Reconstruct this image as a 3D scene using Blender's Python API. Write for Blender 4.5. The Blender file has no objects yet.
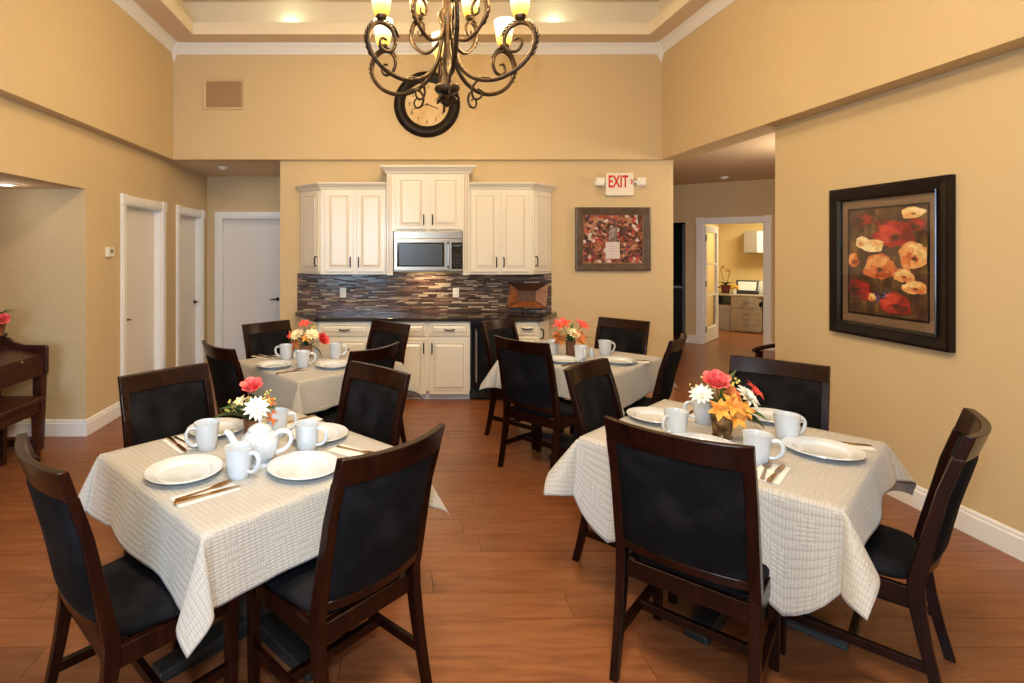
import bpy, math, random
from mathutils import Vector, Matrix
random.seed(7)
sc = bpy.context.scene
C = sc.collection
PI = math.pi
sin, cos = math.sin, math.cos

# ------------------------------------------------------------------ camera
F, CX, CY, H = 545.0, 395.0, 250.0, 1.64      # focal length and vanishing point in pixels, eye height
cam = bpy.data.cameras.new('camera'); camo = bpy.data.objects.new('camera', cam); C.objects.link(camo)
camo.location = (0, 0, H); camo.rotation_euler = (PI/2, 0, 0)
cam.sensor_width = 36; cam.lens = F/1024*36
cam.shift_x = (512-CX)/1024; cam.shift_y = -(341.5-CY)/1024
cam.clip_start = 0.02
sc.camera = camo
# ------------------------------------------------------------------ world, lights, exposure
w = bpy.data.worlds.new('world'); sc.world = w; w.use_nodes = True
w.node_tree.nodes['Background'].inputs[0].default_value = (0.75, 0.87, 1.0, 1)
w.node_tree.nodes['Background'].inputs[1].default_value = 0.6
sc.view_settings.view_transform = 'Standard'; sc.view_settings.look = 'None'
sc.view_settings.gamma = 1; sc.view_settings.use_curve_mapping = False
sc.view_settings.exposure = 0.55
sc.cycles.max_bounces = 8; sc.cycles.diffuse_bounces = 5; sc.cycles.glossy_bounces = 4
sc.cycles.transparent_max_bounces = 12; sc.cycles.caustics_reflective = False; sc.cycles.caustics_refractive = False
sc.cycles.sample_clamp_indirect = 6

def light(name, typ, loc, energy, color, rot=(0, 0, 0), **kw):
    l = bpy.data.lights.new(name, typ); l.energy = energy; l.color = color
    for k, v in kw.items(): setattr(l, k, v)
    o = bpy.data.objects.new(name, l); C.objects.link(o); o.location = loc; o.rotation_euler = rot
    return o
DAY = (0.52, 0.75, 1.0)
WARM = (1.0, 0.83, 0.53)
# daylight entering by the rear window (the opening is built below)
for i, x in enumerate((-1.1,)):
    light('window_daylight', 'AREA', (x, -2.28, 1.75), 110, DAY, (PI/2, 0, 0), shape='RECTANGLE', size=1.6, size_y=1.7)
# the photographer's bounce flash above the camera
light('camera_flash', 'AREA', (-0.05, -0.05, 2.0), 32, (0.70, 0.87, 1.0), (PI/2+0.12, 0, 0), shape='DISK', size=0.12)
# added warm overhead fill high in the tray, no fixture there
light('tray_fill_light', 'AREA', (0.3, 0.4, 4.43), 120, (1.0, 0.86, 0.62), (0, 0, 0), shape='DISK', size=0.9)
# ------------------------------------------------------------------ materials
def mat(name, col, rough=0.5, metal=0.0, **kw):
    m = bpy.data.materials.new(name); m.use_nodes = True
    nt = m.node_tree; b = nt.nodes['Principled BSDF']
    b.inputs['Base Color'].default_value = (*col, 1); b.inputs['Roughness'].default_value = rough
    b.inputs['Metallic'].default_value = metal
    for k, v in kw.items(): b.inputs[k].default_value = v
    return m
def nodes(m): return m.node_tree, m.node_tree.nodes['Principled BSDF']
def add(nt, t, **kw):
    n = nt.nodes.new(t)
    for k, v in kw.items(): setattr(n, k, v)
    return n
def texco(nt, kind='Object', scale=(1, 1, 1)):
    t = add(nt, 'ShaderNodeTexCoord'); mp = add(nt, 'ShaderNodeMapping'); mp.inputs['Scale'].default_value = scale
    nt.links.new(t.outputs[kind], mp.inputs[0]); return mp.outputs[0]
def ramp(nt, fac, stops, interp='LINEAR'):
    r = add(nt, 'ShaderNodeValToRGB'); r.color_ramp.interpolation = interp
    e = r.color_ramp.elements
    while len(e) < len(stops): e.new(0.5)
    for i, (p, c) in enumerate(stops): e[i].position = p; e[i].color = (*c, 1)
    nt.links.new(fac, r.inputs[0]); return r.outputs[0]
def noise(nt, vec, scale, detail=4, rough=0.5):
    n = add(nt, 'ShaderNodeTexNoise'); n.inputs['Scale'].default_value = scale
    n.inputs['Detail'].default_value = detail; n.inputs['Roughness'].default_value = rough
    if vec is not None: nt.links.new(vec, n.inputs['Vector'])
    return n.outputs['Fac']
def bump(nt, b, h, strength=0.3, dist=0.01):
    n = add(nt, 'ShaderNodeBump'); n.inputs['Strength'].default_value = strength; n.inputs['Distance'].default_value = dist
    nt.links.new(h, n.inputs['Height']); nt.links.new(n.outputs[0], b.inputs['Normal'])
def noisy(name, c1, c2, scale, rough=0.5, metal=0.0, sv=(1, 1, 1), bs=0.0, bd=0.005, lo=0.35, hi=0.65, detail=4, **kw):
    m = mat(name, c1, rough, metal, **kw); nt, b = nodes(m)
    v = texco(nt, 'Object', sv); f = noise(nt, v, scale, detail)
    nt.links.new(ramp(nt, f, [(lo, c1), (hi, c2)]), b.inputs['Base Color'])
    if bs: bump(nt, b, f, bs, bd)
    return m

M = {}
def wall_paint(name, c):
    m = mat(name, c, 0.75); nt, b = nodes(m)
    v = texco(nt, 'Object'); bump(nt, b, noise(nt, v, 28, 3), 0.22, 0.012)
    return m
M['paint'] = wall_paint('tan_wall_paint', (0.585, 0.457, 0.270))
M['ceil'] = mat('beige_ceiling_paint', (0.68, 0.55, 0.40), 0.8)
M['cove'] = mat('pale_cove_paint', (0.80, 0.72, 0.56), 0.8)
M['trim'] = mat('white_trim_paint', (0.80, 0.81, 0.83), 0.35)
M['door'] = mat('white_door_paint', (0.76, 0.75, 0.74), 0.45)
M['officewall'] = mat('yellow_office_paint', (0.70, 0.52, 0.24), 0.8)
M['dark'] = mat('unlit_room_shade', (0.03, 0.028, 0.03), 0.8)  # near-black colour stands in for the lack of light in this room
M['wood'] = noisy('dark_mahogany', (0.006, 0.0012, 0.0008), (0.017, 0.0034, 0.0019), 6, 0.26, sv=(6, 6, 1), **{'Specular IOR Level': 0.25})
M['pianowood'] = noisy('piano_mahogany', (0.022, 0.006, 0.004), (0.055, 0.016, 0.009), 5, 0.28, sv=(5, 1, 5))
M['suede'] = noisy('black_suede', (0.0022, 0.002, 0.0027), (0.010, 0.009, 0.011), 6, 0.9, lo=0.45, hi=0.62, **{'Specular IOR Level': 0.15})
M['iron'] = mat('black_cast_iron', (0.012, 0.014, 0.015), 0.5)
M['bronze'] = noisy('aged_bronze', (0.018, 0.010, 0.006), (0.062, 0.032, 0.014), 40, 0.42, 0.5)
M['cabinet'] = mat('cream_cabinet_lacquer', (0.76, 0.72, 0.63), 0.3, **{'Coat Weight': 0.12, 'Coat Roughness': 0.15})
M['glaze'] = mat('tan_glaze_line', (0.42, 0.31, 0.18), 0.5)
M['handle'] = mat('dark_bronze_pull', (0.02, 0.013, 0.01), 0.35, 0.7)
M['granite'] = noisy('black_granite', (0.008, 0.007, 0.008), (0.05, 0.04, 0.04), 160, 0.08)
M['steel'] = noisy('brushed_steel', (0.25, 0.22, 0.185), (0.36, 0.32, 0.27), 30, 0.3, 1.0, sv=(0.3, 8, 40))
M['blackglass'] = mat('black_glass', (0.01, 0.01, 0.012), 0.08)
M['screen'] = mat('grey_oven_window', (0.03, 0.033, 0.038), 0.3)
M['porcelain'] = mat('white_porcelain', (0.57, 0.61, 0.665), 0.12, **{'Coat Weight': 0.4})
M['gold'] = mat('gold_toned_cutlery', (0.55, 0.33, 0.15), 0.22, 1.0)
M['napkin'] = mat('white_napkin', (0.66, 0.66, 0.66), 0.9)
M['frame'] = noisy('black_brown_frame', (0.006, 0.0035, 0.0035), (0.013, 0.007, 0.006), 12, 0.28, **{'Specular IOR Level': 0.25})
M['greyframe'] = noisy('taupe_frame', (0.07, 0.045, 0.032), (0.11, 0.075, 0.055), 15, 0.4)
M['mat_board'] = mat('brown_mat_board', (0.17, 0.10, 0.055), 0.8)
M['plastic'] = mat('ivory_plastic', (0.80, 0.76, 0.66), 0.4)
M['white'] = mat('white_plastic', (0.82, 0.82, 0.80), 0.4)
M['grille'] = mat('tan_grille', (0.40, 0.26, 0.14), 0.6)
M['red'] = mat('red_letters', (0.62, 0.02, 0.012), 0.4)
M['lens'] = mat('clear_lens', (0.85, 0.83, 0.78), 0.12)
M['clockframe'] = noisy('espresso_clock_frame', (0.006, 0.003, 0.0025), (0.014, 0.007, 0.005), 14, 0.45, **{'Specular IOR Level': 0.2})
M['clockface'] = noisy('aged_clock_face', (0.72, 0.57, 0.33), (0.62, 0.42, 0.2), 6, 0.6)
M['ink'] = mat('brown_ink', (0.06, 0.035, 0.02), 0.7)
def floor_wood():
    m = mat('vinyl_wood_plank', (0.3, 0.1, 0.03), 0.32); nt, b = nodes(m)
    g = add(nt, 'ShaderNodeNewGeometry'); oi = add(nt, 'ShaderNodeObjectInfo')
    s = add(nt, 'ShaderNodeMath', operation='ADD'); nt.links.new(g.outputs['Random Per Island'], s.inputs[0]); nt.links.new(oi.outputs['Random'], s.inputs[1])
    fr = add(nt, 'ShaderNodeMath', operation='FRACT'); nt.links.new(s.outputs[0], fr.inputs[0])
    t = add(nt, 'ShaderNodeTexCoord'); off = add(nt, 'ShaderNodeVectorMath', operation='MULTIPLY_ADD')
    off.inputs[1].default_value = (1, 1, 1)
    cmb = add(nt, 'ShaderNodeCombineXYZ'); mul = add(nt, 'ShaderNodeMath', operation='MULTIPLY'); mul.inputs[1].default_value = 37
    nt.links.new(fr.outputs[0], mul.inputs[0]); nt.links.new(mul.outputs[0], cmb.inputs[0]); nt.links.new(mul.outputs[0], cmb.inputs[2])
    nt.links.new(t.outputs['Object'], off.inputs[0]); nt.links.new(cmb.outputs[0], off.inputs[2])
    mp = add(nt, 'ShaderNodeMapping'); mp.inputs['Scale'].default_value = (1.1, 9, 1); nt.links.new(off.outputs[0], mp.inputs[0])
    f = noise(nt, mp.outputs[0], 3.2, 6, 0.6)
    c = ramp(nt, f, [(0.30, (0.150, 0.046, 0.016)), (0.5, (0.212, 0.074, 0.027)), (0.72, (0.262, 0.098, 0.038))])
    hs = add(nt, 'ShaderNodeHueSaturation'); nt.links.new(c, hs.inputs['Color'])
    mr = add(nt, 'ShaderNodeMapRange'); mr.inputs[3].default_value = 0.92; mr.inputs[4].default_value = 1.08
    nt.links.new(fr.outputs[0], mr.inputs[0]); nt.links.new(mr.outputs[0], hs.inputs['Value'])
    nt.links.new(hs.outputs[0], b.inputs['Base Color'])
    bump(nt, b, f, 0.08, 0.004)
    return m
M['plank'] = floor_wood()
def tile_mat():
    m = mat('mosaic_tile', (0.2, 0.15, 0.12), 0.16, **{'Specular IOR Level': 0.3}); nt, b = nodes(m)
    g = add(nt, 'ShaderNodeNewGeometry')
    c = ramp(nt, g.outputs['Random Per Island'], [(0, (0.045, 0.024, 0.017)), (0.2, (0.10, 0.05, 0.035)), (0.38, (0.21, 0.12, 0.085)),
             (0.55, (0.33, 0.24, 0.17)), (0.68, (0.07, 0.055, 0.05)), (0.8, (0.48, 0.40, 0.31)), (0.9, (0.15, 0.10, 0.085))], 'CONSTANT')
    nt.links.new(c, b.inputs['Base Color'])
    return m
M['tile'] = tile_mat()
M['grout'] = mat('grout', (0.30, 0.24, 0.2), 0.9)
def cloth_mat():
    m = mat('embossed_tablecloth', (0.74, 0.71, 0.66), 0.55, **{'Sheen Weight': 0.3}); nt, b = nodes(m)
    t = add(nt, 'ShaderNodeUVMap'); sep = add(nt, 'ShaderNodeSeparateXYZ'); nt.links.new(t.outputs[0], sep.inputs[0])
    def wave(o, f):
        a = add(nt, 'ShaderNodeMath', operation='MULTIPLY'); a.inputs[1].default_value = f; nt.links.new(o, a.inputs[0])
        s = add(nt, 'ShaderNodeMath', operation='SINE'); nt.links.new(a.outputs[0], s.inputs[0]); return s.outputs[0]
    def op(o, x, y):
        a = add(nt, 'ShaderNodeMath', operation=o); nt.links.new(x, a.inputs[0])
        if isinstance(y, float): a.inputs[1].default_value = y
        else: nt.links.new(y, a.inputs[1])
        return a.outputs[0]
    def cell(o, p):
        return op('POWER', op('ABSOLUTE', wave(o, PI/p), 0.0), 0.6)
    a1 = op('MULTIPLY', cell(sep.outputs[0], .022), cell(sep.outputs[1], .011))
    a2 = op('MULTIPLY', cell(sep.outputs[0], .011), cell(sep.outputs[1], .022))
    big = op('MULTIPLY', wave(sep.outputs[0], 2*PI/0.176), wave(sep.outputs[1], 2*PI/0.176))
    sel = op('GREATER_THAN', big, 0.35)
    mx = add(nt, 'ShaderNodeMix'); nt.links.new(sel, mx.inputs[0]); nt.links.new(a1, mx.inputs[2]); nt.links.new(a2, mx.inputs[3])
    h = mx.outputs[0]
    c = ramp(nt, h, [(0.1, (0.32, 0.295, 0.262)), (0.5, (0.42, 0.39, 0.35))])
    nt.links.new(c, b.inputs['Base Color'])
    bump(nt, b, h, 0.4, 0.004)
    return m
M['cloth'] = cloth_mat()
def shade_mat():
    m = bpy.data.materials.new('amber_glass_shade'); m.use_nodes = True; nt = m.node_tree
    nt.nodes.remove(nt.nodes['Principled BSDF']); out = nt.nodes['Material Output']
    t = add(nt, 'ShaderNodeTexCoord'); sp = add(nt, 'ShaderNodeSeparateXYZ'); nt.links.new(t.outputs['Object'], sp.inputs[0])
    mr = add(nt, 'ShaderNodeMapRange'); mr.inputs[1].default_value = 0.0; mr.inputs[2].default_value = 0.16; nt.links.new(sp.outputs[2], mr.inputs[0])
    c = ramp(nt, mr.outputs[0], [(0, (0.75, 0.30, 0.03)), (0.3, (1.0, 0.66, 0.16)), (0.62, (1.0, 0.90, 0.62))])
    e = add(nt, 'ShaderNodeEmission'); nt.links.new(c, e.inputs[0]); e.inputs[1].default_value = 2.2
    tr = add(nt, 'ShaderNodeBsdfTransparent'); tr.inputs[0].default_value = (1, 0.9, 0.7, 1)
    mx = add(nt, 'ShaderNodeMixShader'); mx.inputs[0].default_value = 0.6
    nt.links.new(tr.outputs[0], mx.inputs[1]); nt.links.new(e.outputs[0], mx.inputs[2]); nt.links.new(mx.outputs[0], out.inputs[0])
    return m
M['shade'] = shade_mat()
def glass_mat():
    m = bpy.data.materials.new('clear_pane'); m.use_nodes = True; nt = m.node_tree
    nt.nodes.remove(nt.nodes['Principled BSDF']); out = nt.nodes['Material Output']
    g = add(nt, 'ShaderNodeBsdfGlossy'); g.inputs['Roughness'].default_value = 0.03
    tr = add(nt, 'ShaderNodeBsdfTransparent'); mx = add(nt, 'ShaderNodeMixShader'); mx.inputs[0].default_value = 0.03
    nt.links.new(tr.outputs[0], mx.inputs[1]); nt.links.new(g.outputs[0], mx.inputs[2]); nt.links.new(mx.outputs[0], out.inputs[0])
    return m
M['pane'] = glass_mat()
def emis(name, c, s):
    m = bpy.data.materials.new(name); m.use_nodes = True
    b = m.node_tree.nodes['Principled BSDF']; b.inputs['Emission Color'].default_value = (*c, 1); b.inputs['Emission Strength'].default_value = s
    b.inputs['Base Color'].default_value = (*c, 1); return m
M['lamp'] = emis('lit_lamp', (0.95, 0.98, 0.85), 5)
# ------------------------------------------------------------------ mesh helper
class MB:
    def __init__(s): s.v = []; s.f = []
    def quadbox(s, P):            # 8 points: bottom 0-3 ccw, top 4-7
        n = len(s.v); s.v += [tuple(p) for p in P]
        s.f += [tuple(n+i for i in q) for q in ((3, 2, 1, 0), (4, 5, 6, 7), (0, 1, 5, 4), (1, 2, 6, 5), (2, 3, 7, 6), (3, 0, 4, 7))]
        return s
    def box(s, x0, x1, y0, y1, z0, z1):
        return s.quadbox([(x0, y0, z0), (x1, y0, z0), (x1, y1, z0), (x0, y1, z0), (x0, y0, z1), (x1, y0, z1), (x1, y1, z1), (x0, y1, z1)])
    def loft(s, rings, closed=True, cap=True, loop=False):
        n = len(s.v); k = len(rings[0])
        for r in rings: s.v += [tuple(p) for p in r]
        m = len(rings)
        for i in range(m if loop else m-1):
            a = n+i*k; b = n+((i+1) % m)*k
            for j in range(k if closed else k-1):
                j2 = (j+1) % k
                s.f.append((a+j, a+j2, b+j2, b+j))
        if cap and closed and not loop:
            s.f.append(tuple(n+j for j in reversed(range(k)))); s.f.append(tuple(n+(m-1)*k+j for j in range(k)))
        return s
    def ring(s, prof, seg=32):
        return s.loft([[(r*cos(2*PI*j/seg), r*sin(2*PI*j/seg), z) for r, z in prof] for j in range(seg)], loop=True)
    def prism(s, poly, z0, z1):   # poly ccw in xy
        return s.loft([[(x, y, z0) for x, y in poly], [(x, y, z1) for x, y in poly]])
    def lathe(s, prof, seg=24, c=(0, 0, 0), lobes=0, amp=0, sx=1, sy=1):
        rings = []
        for r, z in prof:
            rings.append([(c[0]+sx*r*(1+amp*cos(lobes*2*PI*j/seg))*cos(2*PI*j/seg), c[1]+sy*r*(1+amp*cos(lobes*2*PI*j/seg))*sin(2*PI*j/seg), c[2]+z) for j in range(seg)])
        return s.loft(rings)
    def tube(s, path, rad, seg=8, loop=False, sx=1.0):
        path = [Vector(p) for p in path]; m = len(path); rings = []
        up = Vector((0, 0, 1)); prev = None
        for i, p in enumerate(path):
            if loop: t = path[(i+1) % m]-path[i-1]
            else: t = path[min(i+1, m-1)]-path[max(i-1, 0)]
            t.normalize()
            if prev is None:
                a = t.orthogonal().normalized()
            else:
                a = prev-t*prev.dot(t)
                if a.length < 1e-5: a = t.orthogonal()
                a.normalize()
            prev = a; b = t.cross(a)
            r = rad[i] if isinstance(rad, (list, tuple)) else rad
            rings.append([p+a*(r*sx*cos(2*PI*j/seg))+b*(r*sin(2*PI*j/seg)) for j in range(seg)])
        return s.loft(rings, loop=loop)
    def bar(s, p, q, wx, wz, side=None):   # rectangular bar from p to q
        p = Vector(p); q = Vector(q); t = (q-p).normalized()
        a = Vector(side) if side else (t.cross(Vector((0, 0, 1))) if abs(t.z) < 0.9 else Vector((1, 0, 0)))
        a = (a-t*a.dot(t)).normalized(); b = t.cross(a)
        r = lambda c: [c-a*wx/2-b*wz/2, c+a*wx/2-b*wz/2, c+a*wx/2+b*wz/2, c-a*wx/2+b*wz/2]
        return s.loft([r(p), r(q)])
    def sweep_rect(s, secs):      # secs: list of (x0,x1,y0,y1,z)
        return s.loft([[(x0, y0, z), (x1, y0, z), (x1, y1, z), (x0, y1, z)] for x0, x1, y0, y1, z in secs])
    def xf(s, mtx):
        s.v = [tuple(mtx @ Vector(p)) for p in s.v]; return s
    def build(s, name, m, parent=None, smooth=False, bevel=0, seg=2, angle=40, sub=0):
        me = bpy.data.meshes.new(name); me.from_pydata(s.v, [], s.f)
        import bmesh
        bm = bmesh.new(); bm.from_mesh(me); bmesh.ops.recalc_face_normals(bm, faces=bm.faces); bm.to_mesh(me); bm.free()
        me.materials.append(M[m] if isinstance(m, str) else m)
        o = bpy.data.objects.new(name, me); C.objects.link(o)
        if parent is not None: o.parent = parent
        if smooth:
            me.shade_smooth()
            if angle: me.set_sharp_from_angle(angle=math.radians(angle))
        if bevel:
            b = o.modifiers.new('bevel', 'BEVEL'); b.width = bevel; b.segments = seg; b.limit_method = 'ANGLE'; b.angle_limit = math.radians(35)
        if sub:
            q = o.modifiers.new('subdivision', 'SUBSURF'); q.levels = sub; q.render_levels = sub
        return o
def tag(o, label, cat, group=None, kind=None):
    o['label'] = label; o['category'] = cat
    if group: o['group'] = group
    if kind: o['kind'] = kind
    return o
def thing(name, label, cat, loc=(0, 0, 0), rz=0, group=None, kind=None):
    o = bpy.data.objects.new(name, None); C.objects.link(o); o.empty_display_size = 0.05
    o.location = loc; o.rotation_euler = (0, 0, rz)
    return tag(o, label, cat, group, kind)
def struct(name, mb, m, label, cat='wall', **kw):
    return tag(mb.build(name, m, **kw), label, cat, kind='structure')
def copy_tree(o, parent=None):
    c = o.copy(); C.objects.link(c); c.parent = parent
    for ch in list(o.children): copy_tree(ch, c)
    return c
def pt(px, py, z):                # pixel -> point on the horizontal plane z
    d = (H-z)*F/(py-CY); return Vector(((px-CX)*d/F, d, z))
def pd(px, py, d):                # pixel -> point at distance d
    return Vector(((px-CX)*d/F, d, H-(py-CY)*d/F))
def text_mesh(name, body, size, m, parent, loc, rot=(PI/2, 0, 0), sx=1.0, depth=0.0015, align='CENTER', bold=0.0):
    cu = bpy.data.curves.new(name, 'FONT'); cu.body = body; cu.size = size; cu.extrude = depth; cu.align_x = align; cu.align_y = 'CENTER'; cu.resolution_u = 3; cu.offset = bold
    t = bpy.data.objects.new(name, cu); C.objects.link(t)
    dg = bpy.context.evaluated_depsgraph_get(); me = bpy.data.meshes.new_from_object(t.evaluated_get(dg))
    bpy.data.objects.remove(t); me.name = name; me.materials.clear(); me.materials.append(M[m])
    o = bpy.data.objects.new(name, me); C.objects.link(o); o.parent = parent; o.location = loc; o.rotation_euler = rot; o.scale = (sx, 1, 1)
    return o
def spline(pts, n=6):             # Catmull-Rom through pts
    P = [Vector(p) for p in pts]; out = []
    P = [P[0]*2-P[1]]+P+[P[-1]*2-P[-2]]
    for i in range(1, len(P)-2):
        for k in range(n):
            t = k/n; a, b, c, d = P[i-1], P[i], P[i+1], P[i+2]
            out.append(0.5*((2*b)+(c-a)*t+(2*a-5*b+4*c-d)*t*t+(3*b-a-3*c+d)*t**3))
    out.append(P[-2]); return out

# ================================================================== ROOM SHELL
XL, XR = -2.73, 3.32              # lower walls
UL, UR = -2.62, 3.15              # upper (bulkhead) walls
YK, YU = 6.50, 6.44               # kitchen wall, bulkhead above it
ZS, ZC = 2.71, 4.06               # soffit, ceiling border
YB = -2.2                         # rear wall
# ---- floor: nearest planks are pieces of their own
floor = thing('floor', 'warm brown wood plank floor running through dining room and halls', 'floor', kind='structure')
MB().box(-3.8, 8.6, YB-0.2, 13.5, -0.08, -0.012).build('subfloor', mat('subfloor_dark', (0.05, 0.02, 0.01), 0.9), floor)
def plank_geo(mb, x0, x1, y0, y1):
    g = 0.0003; c = 0.0009
    mb.quadbox([(x0+g, y0+g, -0.012), (x1-g, y0+g, -0.012), (x1-g, y1-g, -0.012), (x0+g, y1-g, -0.012),
                (x0+g+c, y0+g+c, 0), (x1-g-c, y0+g+c, 0), (x1-g-c, y1-g-c, 0), (x0+g+c, y1-g-c, 0)])
PW, PL = 0.178, 1.22
pieces = []
row = 0; y = YB
while y < 13.0:
    x = -3.7-random.random()*PL
    lo, hi = (-3.7, 8.4)
    while x < hi:
        a, b = max(x, lo), min(x+PL, hi)
        if b-a > 0.02: pieces.append((a, b, y, y+PW))
        x += PL
    y += PW; row += 1
def in_view(p):
    a, b, y0, y1 = p
    ym = (y0+y1)/2
    if y1 < 1.95: return False
    l, r = CX+F*a/ym, CX+F*b/ym
    if r < 0 or l > 1024: return False
    if ym < YK: return b > XL-0.9 and (a < XR)
    return ym < 7.0 and (a > 3.3 or (b < -1.3 and a > -3))
vis = sorted([p for p in pieces if in_view(p)], key=lambda p: p[2])[:300]
vs = set(vis)
for p in vis:
    mb = MB(); plank_geo(mb, *p); mb.build('plank', 'plank', floor)
mb = MB()
for p in pieces:
    if p not in vs: plank_geo(mb, *p)
o = mb.build('far_planks', 'plank', floor); o['kind'] = 'stuff'

# ---- lower walls
T = 0.12
D1, D2 = (5.51, 6.36), (6.88, 7.66)          # door openings in the left wall
ZD = 2.10
AY0, AY1, AZ = 2.75, 4.81, 2.18              # alcove opening
YH = 7.92                                    # back wall of the left passage
mb = MB(); x0, x1 = XL-T, XL
mb.box(x0, x1, YB, AY0, 0, ZS).box(x0, x1, AY0, AY1, AZ, ZS).box(x0, x1, AY1, D1[0], 0, ZS)
mb.box(x0, x1, D1[0], D1[1], ZD, ZS).box(x0, x1, D1[1], D2[0], 0, ZS).box(x0, x1, D2[0], D2[1], ZD, ZS).box(x0, x1, D2[1], YH+T, 0, ZS)
struct('wall_left', mb, 'paint', 'tan left wall with the piano alcove and two white doors')
mb = MB(); mb.box(-3.72, x0, AY1, AY1+T, 0, AZ+0.1).box(-3.72, x0, AY0-T, AY0, 0, AZ+0.1).box(-3.84, -3.72, AY0-T, AY1+T, 0, AZ+0.1)
struct('wall_alcove', mb, 'paint', 'tan side and rear walls of the piano alcove')
struct('ceiling_alcove', MB().box(-3.72, x0, AY0, AY1, AZ, AZ+0.1), 'ceil', 'low ceiling of the piano alcove', 'ceiling')
KX0, KX1 = -1.37, 3.318
struct('wall_kitchen', MB().box(KX0, KX1, YK, YK+T, 0, ZS), 'paint', 'tan kitchenette wall behind the cream cabinets')
struct('wall_passage_back', MB().box(XL-T, -2.52, YH, YH+T, 0, ZS+.1).box(-2.52, -1.60, YH, YH+T, ZD, ZS+.1).box(-1.60, KX0+T, YH, YH+T, 0, ZS+.1), 'paint', 'tan end wall of the left passage around the closed white door')
struct('wall_passage_right', MB().box(KX0, KX0+T, YK+T, YH, 0, ZS+.1), 'paint', 'hidden side wall of the left passage')
struct('ceiling_passage', MB().box(XL-T, KX0+T, YU+0.18, YH+T, ZS, ZS+0.1), 'ceil', 'low ceiling of the left passage', 'ceiling')
YR = 4.76
struct('wall_right', MB().box(XR, XR+T, YB, YR, 0, ZS), 'paint', 'tan right wall carrying the poppy painting')
# ---- bulkhead walls above
struct('wall_upper_left', MB().box(XL-T, UL, YB, YK+T, ZS, ZC+.6), 'paint', 'upper left bulkhead wall above the soffit line')
struct('wall_upper_right', MB().box(UR, XR+T, YB, YK+T, ZS, ZC+.6), 'paint', 'upper right bulkhead wall above the soffit line')
struct('wall_upper_back', MB().box(UL, UR, YU, YK+T, ZS, ZC+.6), 'paint', 'upper back bulkhead wall carrying the round clock')
# ---- rear wall with its window
wx = [(-1.95, -0.25)]; wz = (0.85, 2.65)
mb = MB(); y0, y1 = YB-0.15, YB
mb.box(XL-T, wx[0][0], y0, y1, 0, ZC+.6).box(wx[0][1], XR+T, y0, y1, 0, ZC+.6)
for a, b in wx: mb.box(a, b, y0, y1, 0, wz[0]).box(a, b, y0, y1, wz[1], ZC+.6)
struct('wall_rear', mb, 'paint', 'tan rear wall with one tall window')
for i, (a, b) in enumerate(wx):
    wn = thing('window_%d' % (i+1), 'tall white-framed window in the rear wall', 'window', ((a+b)/2, YB, 0), kind='structure')
    hw = (b-a)/2; mb = MB()
    mb.box(-hw, -hw+.06, -.1, .02, *wz).box(hw-.06, hw, -.1, .02, *wz).box(-hw+.06, hw-.06, -.1, .02, wz[0], wz[0]+.06).box(-hw+.06, hw-.06, -.1, .02, wz[1]-.06, wz[1]).box(-.025, .025, -.09, .01, wz[0]+.06, wz[1]-.06)
    mb.build('window_frame', 'trim', wn)
    for s in (-1, 1):
        x0, x1 = sorted((s*.025, s*(hw-.06))); MB().box(x0, x1, -.055, -.05, wz[0]+.06, wz[1]-.06).build('pane', 'pane', wn)
# ---- ceiling tray
ceil = thing('ceiling', 'beige tray ceiling with a pale cove lip around the recess', 'ceiling', kind='structure')
TL, TR, TF, TB = UL+0.36, UR-0.30, 6.10, -1.4
ZL = ZC+0.13; ZT = 4.49
mb = MB(); e = 0.02
mb.box(UL, TL-e, YB, YU, ZC, ZC+.03).box(TR+e, UR, YB, YU, ZC, ZC+.03).box(TL-e, TR+e, TF+e, YU, ZC, ZC+.03).box(TL-e, TR+e, YB, TB-e, ZC, ZC+.03)
mb.build('border_panel', 'ceil', ceil)
mb = MB(); mb.box(TL-e, TL, TB-e, TF+e, ZC-.004, ZL).box(TR, TR+e, TB-e, TF+e, ZC-.004, ZL).box(TL, TR, TF, TF+e, ZC-.004, ZL).box(TL, TR, TB-e, TB, ZC-.004, ZL)
mb.build('cove_lip', 'cove', ceil)
q = 0.17
mb = MB(); mb.box(TL-q-.05, TL-q, TB-q, TF+q, ZC+.03, ZT).box(TR+q, TR+q+.05, TB-q, TF+q, ZC+.03, ZT).box(TL-q, TR+q, TF+q, TF+q+.05, ZC+.03, ZT).box(TL-q, TR+q, TB-q-.05, TB-q, ZC+.03, ZT)
mb.build('recess_wall', 'cove', ceil)
MB().box(TL-q-.05, TR+q+.05, TB-q-.05, TF+q+.05, ZT, ZT+.06).build('recess_ceiling', 'ceil', ceil)
# crown moulding, mitred around the room
prof = [(0, -.112), (.012, -.112), (.015, -.098), (.024, -.09), (.038, -.06), (.06, -.03), (.074, -.022), (.077, -.009), (.086, -.006), (.086, 0), (0, 0)]
def crown_run(name, label, p, q, nx, ny, ex):
    # p,q along the wall, (nx,ny) out from the wall; ends mitred inwards
    t = (Vector(q)-Vector(p)).normalized(); rings = []
    for end, sgn in ((Vector(p), 1), (Vector(q), -1)):
        rings.append([(end.x+nx*a+t.x*sgn*a, end.y+ny*a+t.y*sgn*a, ZC+b) for a, b in prof])
    o = MB().loft(rings).build(name, 'trim', None, smooth=True, angle=25)
    tag(o, label, 'moulding', kind='structure'); return o
tb = crown_run('trim_1', 'white crown moulding along the back wall', (UL, YU, 0), (UR, YU, 0), 0, -1, 0)
tl = crown_run('trim_2', 'white crown moulding along the left wall', (UL, YB, 0), (UL, YU, 0), 1, 0, 0)
tr_ = crown_run('trim_3', 'white crown moulding along the right wall', (UR, YB, 0), (UR, YU, 0), -1, 0, 0)
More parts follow.
